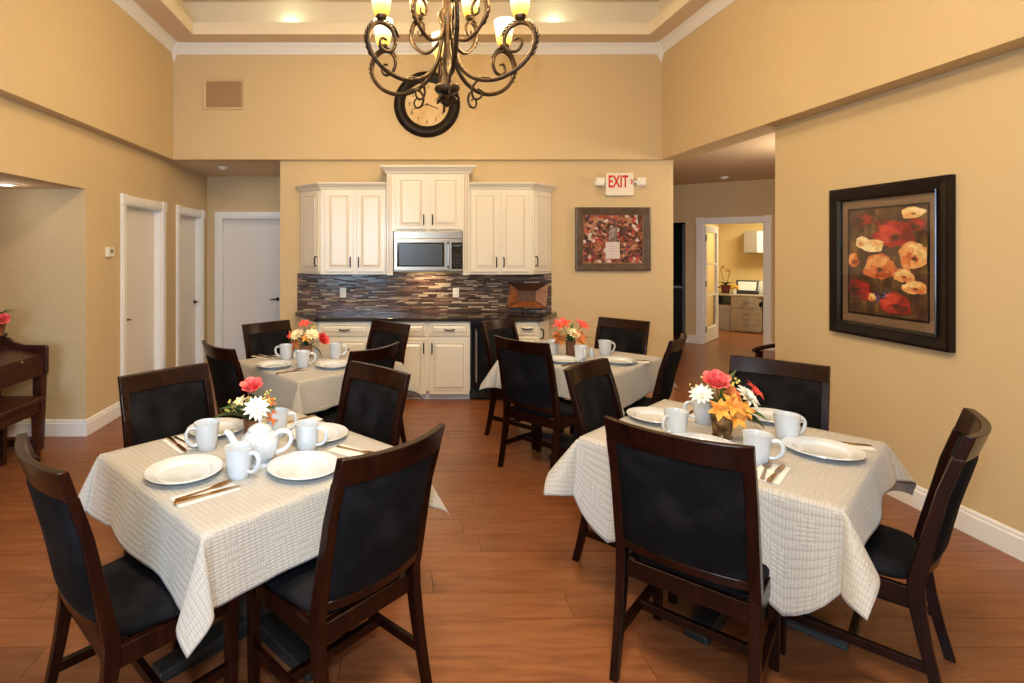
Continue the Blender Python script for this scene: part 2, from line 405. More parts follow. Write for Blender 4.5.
for x, s in ((UL, 1), (UR, -1)):
    mb = MB(); k = .11
    P = [(x, YU, ZC-.215), (x+s*.05, YU, ZC-.118), (x+s*.05, YU-.05, ZC-.118), (x, YU-.05, ZC-.118), (x, YU, ZC), (x+s*k, YU, ZC), (x+s*k, YU-k, ZC), (x, YU-k, ZC)]
    n = 0; mb.v = P; mb.f = [(0, 1, 2), (0, 2, 3), (0, 3, 7, 4), (0, 4, 5, 1), (1, 5, 6, 2), (2, 6, 7, 3), (4, 7, 6, 5)]
    mb.build('corner_block', 'trim', tb)
# baseboards
def baseboard(name, label, p, q, nx, ny, h=.145):
    pr = [(0, 0), (.016, 0), (.016, h-.035), (.011, h-.025), (.011, h-.012), (.005, h), (0, h)]
    o = MB().loft([[(e[0]+nx*a, e[1]+ny*a, b) for a, b in pr] for e in (p, q)]).build(name, 'trim', None)
    return tag(o, label, 'baseboard', kind='structure')
baseboard('baseboard_right', 'white baseboard along the right wall', (XR, YB), (XR, YR), -1, 0)
baseboard('baseboard_left', 'white baseboard between piano alcove and first left door', (XL, AY1-.016), (XL, D1[0]-.1), 1, 0)
baseboard('baseboard_alcove', 'white baseboard along the alcove side wall behind the piano', (-3.72, AY1), (XL, AY1), 0, -1)
baseboard('baseboard_kitchen', 'white baseboard below the photo collage', (1.95, YK), (KX1, YK), 0, -1)
# ---- doors
def door(name, label, loc, rz, wid, handle_x, hdir, corner=True, height=ZD):
    # local: x along wall 0..wid, -y towards the room
    d = thing(name, label, 'door', loc, rz, kind='structure')
    leaf = MB().box(0.012, wid-.012, .07, .11, 0.008, height-.012).build('door_leaf', 'door', d, bevel=.003)
    mb = MB().box(0, .012, -.0, .12, 0, height).box(wid-.012, wid, 0, .12, 0, height).box(.012, wid-.012, 0, .12, height-.012, height)
    mb.build('jamb', 'trim', d)
    c = .095
    for a, b in ((-c, 0), (wid, wid+c)):
        mb = MB().box(a, b, -.02, 0, 0, height).box(a+.02, b-.02, -.026, -.02, .2, height).box(a-.004, b+.004, -.028, 0, 0, .2)
        mb.build('side_casing', 'trim', d, bevel=.003)
    MB().box(0, wid, -.02, 0, height, height+c).box(0, wid, -.026, -.02, height+.02, height+c-.02).build('head_casing', 'trim', d, bevel=.003)
    if corner:
        for a in (-c, wid):
            b = MB().box(a-.006, a+c+.006, -.034, 0, height-.004, height+c+.008).build('corner_block', 'trim', d, bevel=.004)
    else:
        MB().box(-c, 0, -.02, 0, height, height+c).box(wid, wid+c, -.02, 0, height, height+c).build('corner_block', 'trim', d)
    mb = MB().tube([(handle_x, .07, .92), (handle_x, .02, .92)], .011, 10).tube([(handle_x, .066, .92), (handle_x, .074, .92)], .028, 14)
    mb.tube([(handle_x, .022, .92), (handle_x+hdir*.05, .018, .922), (handle_x+hdir*.105, .02, .915)], [.011, .010, .008], 8)
    mb.build('handle', 'handle', leaf, smooth=True)
    return d
# left wall: local x -> +Y, local -y -> +X : rotate +90 deg
door('door_1', 'closed white door beside the thermostat on the left wall', (XL, D1[0], 0), PI/2, D1[1]-D1[0], .06, 1)
door('door_2', 'closed white door at the far end of the left wall', (XL, D2[0], 0), PI/2, D2[1]-D2[0], D2[1]-D2[0]-.065, -1)
door('door_3', 'closed white door facing the camera at the end of the passage', (-2.52, YH, 0), 0, .92, .80, -1, corner=False)

# ================================================================== RIGHT HALL AND OFFICE
P0 = Vector((5.285, 9.56)); AU = math.atan2(-.609, .793); U = Vector((cos(AU), sin(AU))); N = Vector((-sin(AU), cos(AU)))
def hl(px, ly):                   # local x on the plane local y = ly seen at pixel column px
    k = (px-CX)/F; return (k*(P0.y+N.y*ly)-P0.x-N.x*ly)/(U.x-U.y*k)
def hz(px, py, ly):               # height seen at that place
    lx = hl(px, ly); d = P0.y+U.y*lx+N.y*ly; return H-(py-CY)*d/F
def hall(name, mb, m, label, cat='wall'):
    o = struct(name, mb, m, label, cat); o.location = (P0.x, P0.y, 0); o.rotation_euler = (0, 0, AU); return o
ZH = 2.80
o1 = (.10, .985); o2 = (-1.15, -.17)
mb = MB().box(-4, o2[0], 0, T, 0, ZH).box(o2[0], o2[1], 0, T, 2.13, ZH).box(o2[1], o1[0], 0, T, 0, ZH).box(o1[0], o1[1], 0, T, ZD, ZH).box(o1[1], 3.6, 0, T, 0, ZH)
hall('wall_hall', mb, 'paint', 'tan angled hall wall around the office doorway')
struct('wall_hall_left', MB().box(KX1-.12, KX1-.001, YK+T, 12.2, 0, ZH), 'paint', 'hidden left side wall of the right hall')
struct('wall_hall_right', MB().box(7.9, 8.0, 3.4, 8.4, 0, ZH), 'paint', 'hidden right side wall of the right hall')
struct('wall_hall_near', MB().box(XR+T, 8, 3.3, 3.4, 0, ZH), 'paint', 'hidden near wall of the right hall')
mb = MB().prism([(XR+.0, YK+.12), (XR+T+.001, YK+T), (XR+T+.001, 3.3), (8, 3.3), (8, 8.2), (5.4, 10.2), (KX1-.1, 12.2), (KX1-.1, YK+T)], ZH, ZH+.08)
struct('ceiling_hall', mb, 'ceil', 'low ceiling of the right hall', 'ceiling')
mb = MB().box(-.12, 0, .9*T, 3.1, 0, 2.6).box(2.6, 2.72, T, 3.1, 0, 2.6).box(-.12, 2.72, 3.0, 3.12, 0, 2.6)
hall('wall_office', mb, 'officewall', 'yellow office walls seen through the doorway')
hall('ceiling_office', MB().box(-.12, 2.72, T, 3.12, 2.6, 2.7), 'trim', 'white office ceiling beyond the doorway', 'ceiling')
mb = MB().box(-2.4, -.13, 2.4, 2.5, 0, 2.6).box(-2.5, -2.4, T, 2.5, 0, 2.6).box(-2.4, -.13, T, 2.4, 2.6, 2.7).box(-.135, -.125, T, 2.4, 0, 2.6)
hall('wall_dark_room', mb, 'dark', 'walls of the unlit room beside the office, its darkness put into their colour')
# dark room details: grey door edge and pale counter
dk = thing('side_cabinet', 'dark cabinet with pale top glimpsed in the unlit doorway', 'cabinet', (P0+U*(-.75)+N*1.9).to_3d(), AU)
MB().box(-.5, .5, -.25, .25, 0, .86).build('body', 'iron', dk); MB().box(-.52, .52, -.27, .27, .86, .9).build('top', 'white', dk)
d = thing('door_4', 'grey painted door standing open in the dark doorway', 'door', (P0+U*(o2[1]-.03)+N*.13).to_3d(), AU+PI/2, kind='structure')
MB().box(0, .85, 0, .04, .01, 2.1).build('door_leaf', mat('grey_door', (.16, .17, .19), .5), d)
# office doorway casing
oc = thing('trim_4', 'white casing around the office doorway', 'door frame', (P0.x, P0.y, 0), AU, kind='structure')
c = .10
for a, b in ((0, c), (o1[1], o1[1]+c)):
    MB().box(a, b, -.022, 0, 0, ZD).box(a-.004, b+.004, -.03, 0, 0, .22).build('side_casing', 'trim', oc, bevel=.003)
    MB().box(a-.006, b+.006, -.034, 0, ZD, ZD+c+.01).build('corner_block', 'trim', oc, bevel=.003)
MB().box(c, o1[1], -.022, 0, ZD, ZD+c).build('head_casing', 'trim', oc, bevel=.003)
MB().box(c-.001, c+.012, 0, T, 0, ZD).box(o1[1]-.012, o1[1]+.001, 0, T, 0, ZD).box(c, o1[1], 0, T, ZD-.012, ZD+.001).build('jamb', 'trim', oc)
for a, b, nm in ((o2[1], 0, 'baseboard_hall_left'), (o1[1]+c, 3.4, 'baseboard_hall_right')):
    hall(nm, MB().box(a, b, -.016, 0, 0, .14), 'trim', 'white baseboard %s the office doorway' % ('left of' if a < 0 else 'right of'), 'baseboard')
# open french door
fd = thing('door_5', 'white glazed french door standing open into the office', 'door', (P0+U*(c+.02)+N*(T*.5)).to_3d(), AU+PI/2-.10, kind='structure')
mb = MB().box(0, .10, -.02, .02, .01, 2.07).box(.76, .86, -.02, .02, .01, 2.07).box(.1, .76, -.02, .02, 1.95, 2.07).box(.1, .76, -.02, .02, .01, .26)
mb.build('door_stile_frame', 'door', fd, bevel=.003)
for k in range(3):
    z0 = .26+k*.5633
    MB().box(.1, .76, -.003, .003, z0, z0+.5633).build('pane', 'pane', fd)
    if k: MB().box(.1, .76, -.014, .014, z0-.012, z0+.012).build('glazing_bar', 'door', fd)
for z in (.25, 1.05, 1.85): MB().tube([(0, -.024, z-.05), (0, -.024, z+.05)], .009, 8).build('hinge', 'handle', fd)
MB().tube([(.81, -.02, .95), (.81, -.06, .95), (.72, -.065, .95)], .01, 8).build('handle', 'handle', fd)
# office furniture (local frame of the angled wall)
def oth(name, label, cat, px, ly, z=0, rz=0, dx=0):
    p = P0+U*(hl(px, ly)+dx)+N*ly; return thing(name, label, cat, (p.x, p.y, z), AU+rz)
M['laminate'] = noisy('grey_laminate', (.30, .25, .19), (.38, .32, .25), 9, .5)
desk = oth('office_desk', 'grey laminate office desk seen through the doorway', 'desk', 742, 2.35)
MB().prism([(-.45, -.28), (-.2, -.36), (.35, -.36), (.6, -.28), (.85, -.28), (.85, .6), (-.45, .6)], .71, .745).build('desk_top', 'laminate', desk, bevel=.006)
mb = MB(); arc = [(-.16+.52*i/8, -.33-.05*sin(PI*i/8)) for i in range(9)]
mb.prism([*arc, (.36, .5), (-.16, .5)], .02, .705).build('drawer_pedestal', 'laminate', desk)
for k in range(3):
    MB().prism([(x*.97+.003, y-.008) for x, y in arc]+[(.34, -.30), (-.15, -.30)], .05+k*.22, .05+k*.22+.20).build('drawer_front', 'laminate', desk)
    MB().box(.04, .16, -.405, -.39, .16+k*.22, .175+k*.22).build('drawer_pull', 'steel', desk)
MB().box(-.43, -.40, -.2, .55, 0, .71).build('side_panel', 'laminate', desk)
MB().box(.80, .83, -.2, .55, 0, .71).build('side_panel', 'laminate', desk)
fc = oth('filing_cabinet', 'low grey filing cabinet beside the office desk pedestal', 'cabinet', 727, 2.25)
MB().box(-.17, .17, -.2, .3, 0, .52).build('body', 'laminate', fc, bevel=.01); MB().box(-.16, .16, -.21, -.2, .04, .48).build('drawer_front', mat('grey_drawer', (.27, .22, .17), .5), fc)
bag = oth('desk_chair', 'black office chair tucked under the desk', 'chair', 759, 2.25)
MB().box(-.22, .22, -.2, .25, .42, .50).build('seat', 'suede', bag, bevel=.03); MB().tube([(0, 0, .06), (0, 0, .42)], .03, 10).build('post', 'iron', bag)
for k in range(5): MB().bar((0, 0, .07), (.25*cos(k*2*PI/5), .25*sin(k*2*PI/5), .03), .04, .03).build('base_arm', 'iron', bag)
MB().box(-.2, .2, -.25, -.2, .52, .62).build('backrest', 'suede', bag, bevel=.02)
wc = oth('wall_cabinet', 'grey and white cabinet hung on the yellow office wall', 'cabinet', 744.5, 2.80)
z0 = hz(753, 253, 2.7); z1 = hz(753, 231, 2.7)
MB().box(0, .9, -.18, .19, z0, z1).build('body', 'laminate', wc)
for k in range(3): MB().box(.005+k*.225, .222+k*.225, -.2, -.18, z0+.01, z1-.01).build('door', 'white' if k else mat('taupe_door', (.30, .25, .2), .5), wc)
zt = .746
tray = oth('paper_tray', 'black desktop paper tray with white sheets on the office desk', 'tray', 747, 2.45, zt)
MB().box(-.2, .2, -.14, .14, 0, .05).build('base', 'iron', tray, bevel=.008); MB().quadbox([(-.18, -.02, .05), (.18, -.02, .05), (.18, 0, .05), (-.18, 0, .05), (-.2, .1, .27), (.2, .1, .27), (.2, .12, .27), (-.2, .12, .27)]).build('back_panel', 'iron', tray)
MB().quadbox([(-.15, -.035, .07), (.15, -.035, .07), (.15, -.025, .07), (-.15, -.025, .07), (-.16, .075, .24), (.16, .075, .24), (.16, .085, .24), (-.16, .085, .24)]).build('sheet', 'napkin', tray)
roll = oth('paper_towel_roll', 'white paper roll standing on the office desk', 'paper roll', 759.5, 2.72, zt)
MB().lathe([(.02, 0), (.065, 0), (.068, .01), (.068, .24), (.06, .25), (.02, .25)], 20).build('roll', 'napkin', roll, smooth=True); MB().tube([(0, 0, .24), (0, 0, .28)], .01, 8).build('holder_tip', 'steel', roll)
pot = oth('potted_orchid', 'pink orchid in a dark red pot on the office desk', 'plant', 725.5, 2.30, zt)
MB().lathe([(.05, 0), (.065, .01), (.09, .15), (.095, .17), (.085, .17), (.08, .15)], 18).build('pot', mat('maroon_pot', (.10, .012, .02), .35), pot, smooth=True)
for k, (a, b) in enumerate(((-.05, .5), (.05, .44))):
    MB().tube(spline([(0, 0, .15), (a, 0, .32), (a*1.6, -.02, b), (a*.6, -.04, b+.05)], 4), .006, 6).build('stem', mat('stem_green', (.06, .12, .02), .6), pot)
    fl = MB()
    for j in range(5): fl.lathe([(.002, 0), (.03, .006), (.002, .012)], 8, (a*.9+.03*cos(j*1.256), -.05, b+.03+.03*sin(j*1.256)))
    fl.build('bloom', mat('orchid_pink', (.45, .12, .14), .6), pot)
M['leaf'] = noisy('leaf_green', (.02, .07, .012), (.07, .15, .03), 14, .45)
M['leafd'] = noisy('dark_leaf', (.012, .04, .012), (.035, .08, .025), 14, .4)
def leaf_geo(mb, p, dirn, L, Wd, droop=.3, up=(0, 0, 1), n=6, fold=.25):
    p = Vector(p); d = Vector(dirn).normalized(); s = d.cross(Vector(up))
    if s.length < .01: s = Vector((1, 0, 0))
    s.normalize(); u = s.cross(d); rings = []
    for i in range(n+1):
        t = i/n; c = p+d*(L*t)+u*(L*(.25*sin(PI*t*.6)-droop*t*t)); wv = Wd*sin(PI*min(1, t*.92+.08))**.8+.0006
        rings.append([c-s*wv/2+u*(fold*wv/2), c, c+s*wv/2+u*(fold*wv/2)])
    mb.loft(rings, closed=False, cap=False)
for k in range(5):
    mb = MB(); leaf_geo(mb, (0, 0, .16), (cos(k*1.3), sin(k*1.3), .35), .2, .07); mb.build('leaf', 'leafd', pot)
yl = oth('yellow_flower_pot', 'small yellow flowers in a white cup on the office desk', 'plant', 734.5, 2.25, zt)
MB().lathe([(.03, 0), (.04, .08), (.036, .08), (.03, .01)], 14).build('cup', 'white', yl, smooth=True)
for k in range(6): MB().lathe([(.003, 0), (.035, .02), (.03, .05), (.003, .06)], 8, (.05*cos(k), .05*sin(k), .09+.02*(k % 3))).build('bloom', mat('yellow_bloom', (.7, .42, .04), .6), yl)
pp = P0+U*1.2+N*1.6
light('office_light', 'AREA', (pp.x, pp.y, 2.55), 42, (1.0, .88, .56), shape='SQUARE', size=.8)
light('hall_fill_light', 'POINT', (4.7, 5.5, 2.35), 62, (1.0, .80, .56), shadow_soft_size=.15)  # added unseen point light that brightens the hall ceiling, no fixture built
light('passage_light', 'AREA', (-2.0, 7.3, 2.68), 1.5, (1.0, .86, .72), shape='DISK', size=.25)
def detector(name, label, x, y, z):
    d = thing(name, label, 'detector', (x, y, z))
    MB().lathe([(.004, -.035), (.04, -.034), (.05, -.02), (.065, -.018), (.068, 0), (.004, 0)], 20).build('body', 'white', d, smooth=True); MB().lathe([(.002, -.04), (.012, -.039), (.012, -.034), (.002, -.034)], 10).build('test_button', 'plastic', d)
p = pd(724, 177, 1); k = (ZH-H)/p.z if False else 0
dd = (ZH-H)*F/(CY-177); detector('smoke_detector', 'round white smoke detector on the right hall ceiling', (724-CX)*dd/F, dd, ZH)
dd = (ZS-H)*F/(CY-167); detector('smoke_detector', 'round smoke detector on the left passage ceiling', (223-CX)*dd/F, dd, ZS)
# alcove downlight; the two ceiling light entries are skipped
for nm, lb, x, y, z, en in (('ceiling_light', 'round flush ceiling light in the right hall', 4.9, 7.2, ZH, 0), ('downlight', 'recessed downlight in the piano alcove ceiling', pt(6, 184, AZ).x, pt(6, 184, AZ).y, AZ, 0), ('ceiling_light', 'round flush ceiling light in the left passage', -2.0, 7.3, ZS, 0)):
    if abs(x+2.0) < .01 or x > 4: 
        continue
    d = thing(nm, lb, 'light', (x, y, z))
    MB().ring([(.05, -.012), (.085, -.008), (.09, 0), (.05, 0)], 24).build('ring', 'trim', d, smooth=True); MB().lathe([(.002, -.006), (.05, -.006), (.05, 0), (.002, 0)], 20).build('lens', 'lamp', d)
    light('alcove_light', 'POINT', (x, y, z-.08), .7, (1, .8, .6), shadow_soft_size=.05)

# ================================================================== KITCHENETTE
def raised_door(name, parent, x0, x1, y, z0, z1, pull=None, fw=.055):
    # door facing -y at plane y; stile frame, bevelled raised panel, glaze line, pull
    d = MB().box(x0, x1, y, y+.02, z0, z1).build(name, 'cabinet', parent, bevel=.004)
    a0, a1, b0, b1 = x0+fw, x1-fw, z0+fw, z1-fw
    if b1-b0 > .05 and a1-a0 > .03:
        mb = MB(); g = .012
        for A0, A1, B0, B1 in ((a0-g, a1+g, b0-g, b0), (a0-g, a1+g, b1, b1+g), (a0-g, a0, b0, b1), (a1, a1+g, b0, b1)): mb.box(A0, A1, y-.006, y, B0, B1)
        mb.build('panel_moulding', 'cabinet', d, bevel=.002)
        mb = MB(); h = .004
        for A0, A1, B0, B1 in ((a0, a1, b0, b0+h), (a0, a1, b1-h, b1), (a0, a0+h, b0, b1), (a1-h, a1, b0, b1)): mb.box(A0, A1, y-.0015, y, B0, B1)
        mb.build('glaze_line', 'glaze', d)
        i = min(.022, (a1-a0)*.25, (b1-b0)*.25)
        MB().quadbox([(a0+h+.002, y, b0+h+.002), (a1-h-.002, y, b0+h+.002), (a1-h-.002, y, b1-h-.002), (a0+h+.002, y, b1-h-.002),
                      (a0+h+i, y-.008, b0+h+i), (a1-h-i, y-.008, b0+h+i), (a1-h-i, y-.008, b1-h-i), (a0+h+i, y-.008, b1-h-i)]).build('raised_panel', 'cabinet', d)
    if pull:
        px, pz, vert = pull; L = .055
        if vert: path = [(px, y, pz-L), (px, y-.028, pz-L*.8), (px, y-.032, pz), (px, y-.028, pz+L*.8), (px, y, pz+L)]
        else: path = [(px-L, y, pz), (px-L*.8, y-.028, pz), (px, y-.032, pz-.006), (px+L*.8, y-.028, pz), (px+L, y, pz)]
        MB().tube(spline(path, 3), .0075, 6).build('pull', 'handle', d, smooth=True)
    return d
def crown_poly(mb, pts, z, out=.06, hgt=.075):
    # pts: polyline along the cabinet face (front, left to right); profile flares outwards and upwards
    prof = [(0, 0), (.012, .004), (.016, .02), (.04, .045), (out-.008, hgt-.018), (out, hgt-.014), (out, hgt), (-.02, hgt), (-.02, 0)]
    P = [Vector(p) for p in pts]; n = len(P); rings = []
    nor = []
    for i in range(n-1):
        t = (P[i+1]-P[i]).normalized(); nor.append(Vector((t.y, -t.x)))
    for i in range(n):
        if i == 0: m = nor[0]; s = 1
        elif i == n-1: m = nor[-1]; s = 1
        else:
            m = (nor[i-1]+nor[i]).normalized(); s = 1/max(.3, m.dot(nor[i]))
        rings.append([(P[i].x+m.x*s*a, P[i].y+m.y*s*a, z+b) for a, b in prof])
    mb.loft(rings)
SU = F/6.17                                   # px per metre at the upper cabinet fronts
def ux(px): return (px-CX)/SU
def uz(py): return H+(CY-py)/SU
YF = 6.17; G = .003
zb, zt_ = uz(274.5), uz(189.5)
def angled_door(parent, p, q, z0, z1, pull_side):
    # cabinet door on an angled face from p to q (xy)
    p = Vector(p); q = Vector(q); L = (q-p).length; a = math.atan2(q.y-p.y, q.x-p.x)
    d = raised_door('door', parent, .018, L-.018, -.02, z0, z1, (.018+.03 if pull_side < 0 else L-.018-.03, z0+.12 if z0 > 1 else z1-.13, True), fw=.045)
    d.location = (p.x, p.y, 0); d.rotation_euler = (0, 0, a)
    return d
# left pair with angled end
xa, xb, xw = ux(320.5), ux(386.5), -1.13
cl = thing('wall_cabinet', 'cream two-door wall cabinet with angled end, left of the microwave', 'cabinet', group='cream wall cabinets')
MB().prism([(xw, YK), (xw+.02, YK-.04), (xa, YF), (xb, YF), (xb, YK)], zb, zt_).build('carcass', 'cabinet', cl, bevel=.003)
m_ = (xa+xb)/2
raised_door('door', cl, ux(325), ux(353.3), YF-.02, zb+.03, zt_-.02, (ux(350.5), zb+.14, True))
raised_door('door', cl, ux(356.7), ux(385), YF-.02, zb+.03, zt_-.02, (ux(358.7), zb+.14, True))
angled_door(cl, (xw+.02, YK-.04), (xa, YF), zb+.03, zt_-.02, 1)
mb = MB(); crown_poly(mb, [(xw, YK), (xw+.02, YK-.04), (xa, YF), (xb, YF)], zt_); mb.build('cabinet_crown', 'cabinet', cl)
# right pair
xc, xd, xe = ux(468.5), ux(531.5), 1.86
cr = thing('wall_cabinet', 'cream two-door wall cabinet with angled end, right of the microwave', 'cabinet', group='cream wall cabinets')
MB().prism([(xc, YK), (xc, YF), (xd, YF), (xe-.02, YK-.04), (xe, YK)], zb, zt_).build('carcass', 'cabinet', cr, bevel=.003)
raised_door('door', cr, ux(471), ux(498.5), YF-.02, zb+.03, zt_-.02, (ux(495.8), zb+.14, True))
raised_door('door', cr, ux(501.2), ux(529), YF-.02, zb+.03, zt_-.02, (ux(503.2), zb+.14, True))
angled_door(cr, (xd, YF), (xe-.02, YK-.04), zb+.03, zt_-.02, -1)
mb = MB(); crown_poly(mb, [(xc, YF), (xd, YF), (xe-.02, YK-.04), (xe, YK)], zt_); mb.build('cabinet_crown', 'cabinet', cr)
# raised centre unit
YC = 6.10; SC = F/YC
def mx_(px): return (px-CX)/SC
def mz_(py): return H+(CY-py)/SC
cc = thing('wall_cabinet', 'raised cream cabinet with two doors above the microwave', 'cabinet', group='cream wall cabinets')
x0, x1 = xb+G, xc-G; zc0, zc1 = mz_(231), mz_(173)
MB().box(x0+.07, x1-.07, YC, YK, zc0, zc1).build('carcass', 'cabinet', cc)
for a, b in ((x0, x0+.07), (x1-.07, x1)):
    p_ = MB().box(a, b, YC-.01, YK, zb-.005, zc1).build('pilaster', 'cabinet', cc, bevel=.003)
    for k in range(3): MB().box(a+.015+k*.016, a+.021+k*.016, YC-.0125, YC-.01, zb+.02, zc1-.02).build('flute', 'glaze', p_)
raised_door('door', cc, mx_(395.5), mx_(426.3), YC-.02, mz_(229.5), mz_(175.5), (mx_(423.5), mz_(229.5)+.11, True))
raised_door('door', cc, mx_(430), mx_(461), YC-.02, mz_(229.5), mz_(175.5), (mx_(432.2), mz_(229.5)+.11, True))
mb = MB(); crown_poly(mb, [(x0, YK), (x0, YC-.01), (x1, YC-.01), (x1, YK)], zc1-.01, .07, .085); mb.build('cabinet_crown', 'cabinet', cc)
# microwave
mw = thing('microwave', 'stainless steel over-the-range microwave below the centre cabinet', 'microwave')
a, b = x0+.075, x1-.075; z0, z1 = mz_(271.5), zc0-G; ym = YC-.03
MB().box(a, b, ym, YK-.01, z0, z1).build('body', 'steel', mw, bevel=.004)
MB().box(a+.004, b-.004, ym-.012, ym, z1-.085, z1-.004).build('vent_panel', 'steel', mw, bevel=.004)
dr = MB().box(a+.004, mx_(449), ym-.022, ym, z0+.01, z1-.09).build('door', 'steel', mw, bevel=.006)
MB().box(mx_(397), mx_(444), ym-.025, ym-.021, z0+.055, z1-.125).build('window_surround', 'blackglass', dr, bevel=.004)
MB().box(mx_(399), mx_(442), ym-.027, ym-.0245, z0+.07, z1-.14).build('window', 'screen', dr, bevel=.003)
MB().tube([(mx_(447.4), ym-.022, z1-.13), (mx_(447.4), ym-.06, z1-.15), (mx_(447.4), ym-.06, z0+.07), (mx_(447.4), ym-.022, z0+.05)], .011, 8).build('handle', 'steel', dr, smooth=True)
cp = MB().box(mx_(451), b-.006, ym-.018, ym, z0+.03, z1-.125).build('control_panel', 'blackglass', mw, bevel=.003)
MB().box(mx_(453), mx_(460), ym-.0195, ym-.018, z1-.17, z1-.15).build('display', mat('dim_display', (.05, .09, .09), .3), cp)
for r in range(5):
    for q_ in range(3): MB().box(mx_(453)+q_*.03, mx_(453)+q_*.03+.02, ym-.0195, ym-.018, z0+.06+r*.03, z0+.075+r*.03).build('button', 'iron', cp)
light('microwave_task_light', 'AREA', (mx_(430), 6.30, z0-.012), 3.0, (1, .7, .38), shape='RECTANGLE', size=.25, size_y=.08)
# base cabinets
YP = 5.94; SP = F/YP
def bx(px): return (px-CX)/SP
def bz(py): return H-(py-CY)/SP
ZCT = .905
def base_cab(label, x0, x1, fronts, poly=None, group='cream base cabinets'):
    t = thing('base_cabinet', label, 'cabinet', group=group)
    if poly: MB().prism(poly, .10, ZCT-.041).build('carcass', 'cabinet', t, bevel=.003)
    else:
        MB().box(x0, x1, YP, YK-.004, .10, ZCT-.041).build('carcass', 'cabinet', t, bevel=.003)
        MB().box(x0, x1, YP+.06, YK-.004, 0, .10).build('toe_kick', 'trim', t)
    for f in fronts:
        raised_door(f[0], t, f[1], f[2], YP-.02, f[3], f[4], f[5], fw=f[6])
    return t
zd0, zd1 = bz(336), bz(322.5); zo0, zo1 = bz(394), bz(338)
X1, X2, X3, X4, X5 = bx(318), bx(371), bx(470.5), bx(515), bx(538)
h3 = (zo1-zo0)/2
base_cab('cream base cabinet with three wide drawers at the left end', X1, X2-G, [('drawer', X1+.015, X2-.018, zd0, zd1, ((X1+X2)/2, (zd0+zd1)/2, False), .03),
         ('drawer', X1+.015, X2-.018, zo0+h3+.008, zo1, ((X1+X2)/2, zo1-.12, False), .04), ('drawer', X1+.015, X2-.018, zo0, zo0+h3-.008, ((X1+X2)/2, zo0+h3-.12, False), .04)])
mid = bx(427.5)
base_cab('cream base cabinet with two drawers over two doors below the microwave', X2, X3-G, [('drawer', X2+.015, mid-.018, zd0, zd1, ((X2+mid)/2, (zd0+zd1)/2, False), .03), ('drawer', mid+.018, X3-.018, zd0, zd1, ((X3+mid)/2, (zd0+zd1)/2, False), .03),
         ('door', X2+.015, mid-.014, zo0, zo1, (mid-.045, zo1-.11, True), .06), ('door', mid+.014, X3-.018, zo0, zo1, (mid+.045, zo1-.11, True), .06)])
zz = [zd1, zd0, zd0-.17, zd0-.36, zo0]
base_cab('narrow cream drawer cabinet right of the dark wine cooler', X4+G, X5, [('drawer', X4+.02, X5-.01, zz[i+1]+.008, zz[i], ((X4+X5)/2, (zz[i]+zz[i+1])/2+.01, False), .03) for i in range(4)])
pl = base_cab('angled cream base cabinet at the left end of the counter', 0, 0, [], [(-1.13, YK), (-1.11, YK-.04), (X1-G, YP+.02), (X1-G, YK)])
angled_door(pl, (-1.11, YK-.04), (X1-G, YP+.02), zo0, zd1, 1)
MB().prism([(-1.05, YK), (-1.03, YK-.04), (X1-G, YP+.1), (X1-G, YK)], 0, .1).build('toe_kick', 'trim', pl)
pr_ = base_cab('angled cream base cabinet at the right end of the counter', 0, 0, [], [(X5+G, YK), (X5+G, YP+.02), (1.81, YK-.04), (1.83, YK)])
angled_door(pr_, (X5+G, YP+.02), (1.81, YK-.04), zo0, zd1, -1)
MB().prism([(X5+G, YK), (X5+G, YP+.1), (1.73, YK-.04), (1.75, YK)], 0, .1).build('toe_kick', 'trim', pr_)
# wine cooler
wcx = thing('wine_cooler', 'black under-counter wine cooler with steel handle', 'cooler', ((X3+X4)/2, YP, 0))
hw = (X4-X3)/2-.004
MB().box(-hw, hw, .02, .5, .02, ZCT-.045).build('body', 'iron', wcx)
dd_ = MB().box(-hw+.004, hw-.004, -.03, .02, .13, ZCT-.06).build('glass_door', 'blackglass', wcx, bevel=.004)
MB().tube([(-hw+.05, -.03, .78), (-hw+.05, -.07, .76), (-hw+.05, -.07, .22), (-hw+.05, -.03, .20)], .011, 8).build('handle', 'steel', dd_, smooth=True)
for k in range(4): MB().box(-hw+.05+k*.1, -hw+.12+k*.1, -.005, .02, .05, .085).build('vent_slot', 'bronze', wcx)
# counter top
ct = MB().prism([(-1.19, YK), (-1.17, YK-.09), (X1-.03, YP-.05), (X5+.04, YP-.05), (1.90, YK-.10), (1.93, YK)], ZCT-.04, ZCT).build('countertop', 'granite', None, bevel=.006)
tag(ct, 'black polished granite countertop with angled ends', 'countertop')
# backsplash mosaic
bs = thing('backsplash', 'mosaic backsplash of thin brown, grey and cream tile strips', 'backsplash', kind='structure')
bx0, bx1, bz0, bz1 = -1.165, 1.865, ZCT+.001, zb-.001
MB().box(bx0, bx1, YK-.008, YK-.001, bz0, bz1).build('grout_bed', 'grout', bs)
mb = MB(); rows = 28; hh = (bz1-bz0)/rows; rr = random.Random(3)
for r in range(rows):
    x = bx0-rr.random()*.15
    while x < bx1:
        L = rr.choice((.05, .08, .11, .15, .19)); a, b = max(x, bx0), min(x+L, bx1)
        if b-a > .012:
            z0 = bz0+r*hh; y = YK-.008; t1, t2 = rr.uniform(-.0005, .0005), rr.uniform(-.0005, .0005); yy = y-rr.uniform(.004, .008); g = .0012
            mb.quadbox([(a+g, y, z0+g), (b-g, y, z0+g), (b-g, y, z0+hh-g), (a+g, y, z0+hh-g), (a+g+.001, yy+t1, z0+g+.001), (b-g-.001, yy+t2, z0+g+.001), (b-g-.001, yy+t2-t1*.5, z0+hh-g-.001), (a+g+.001, yy, z0+hh-g-.001)])
        x += L
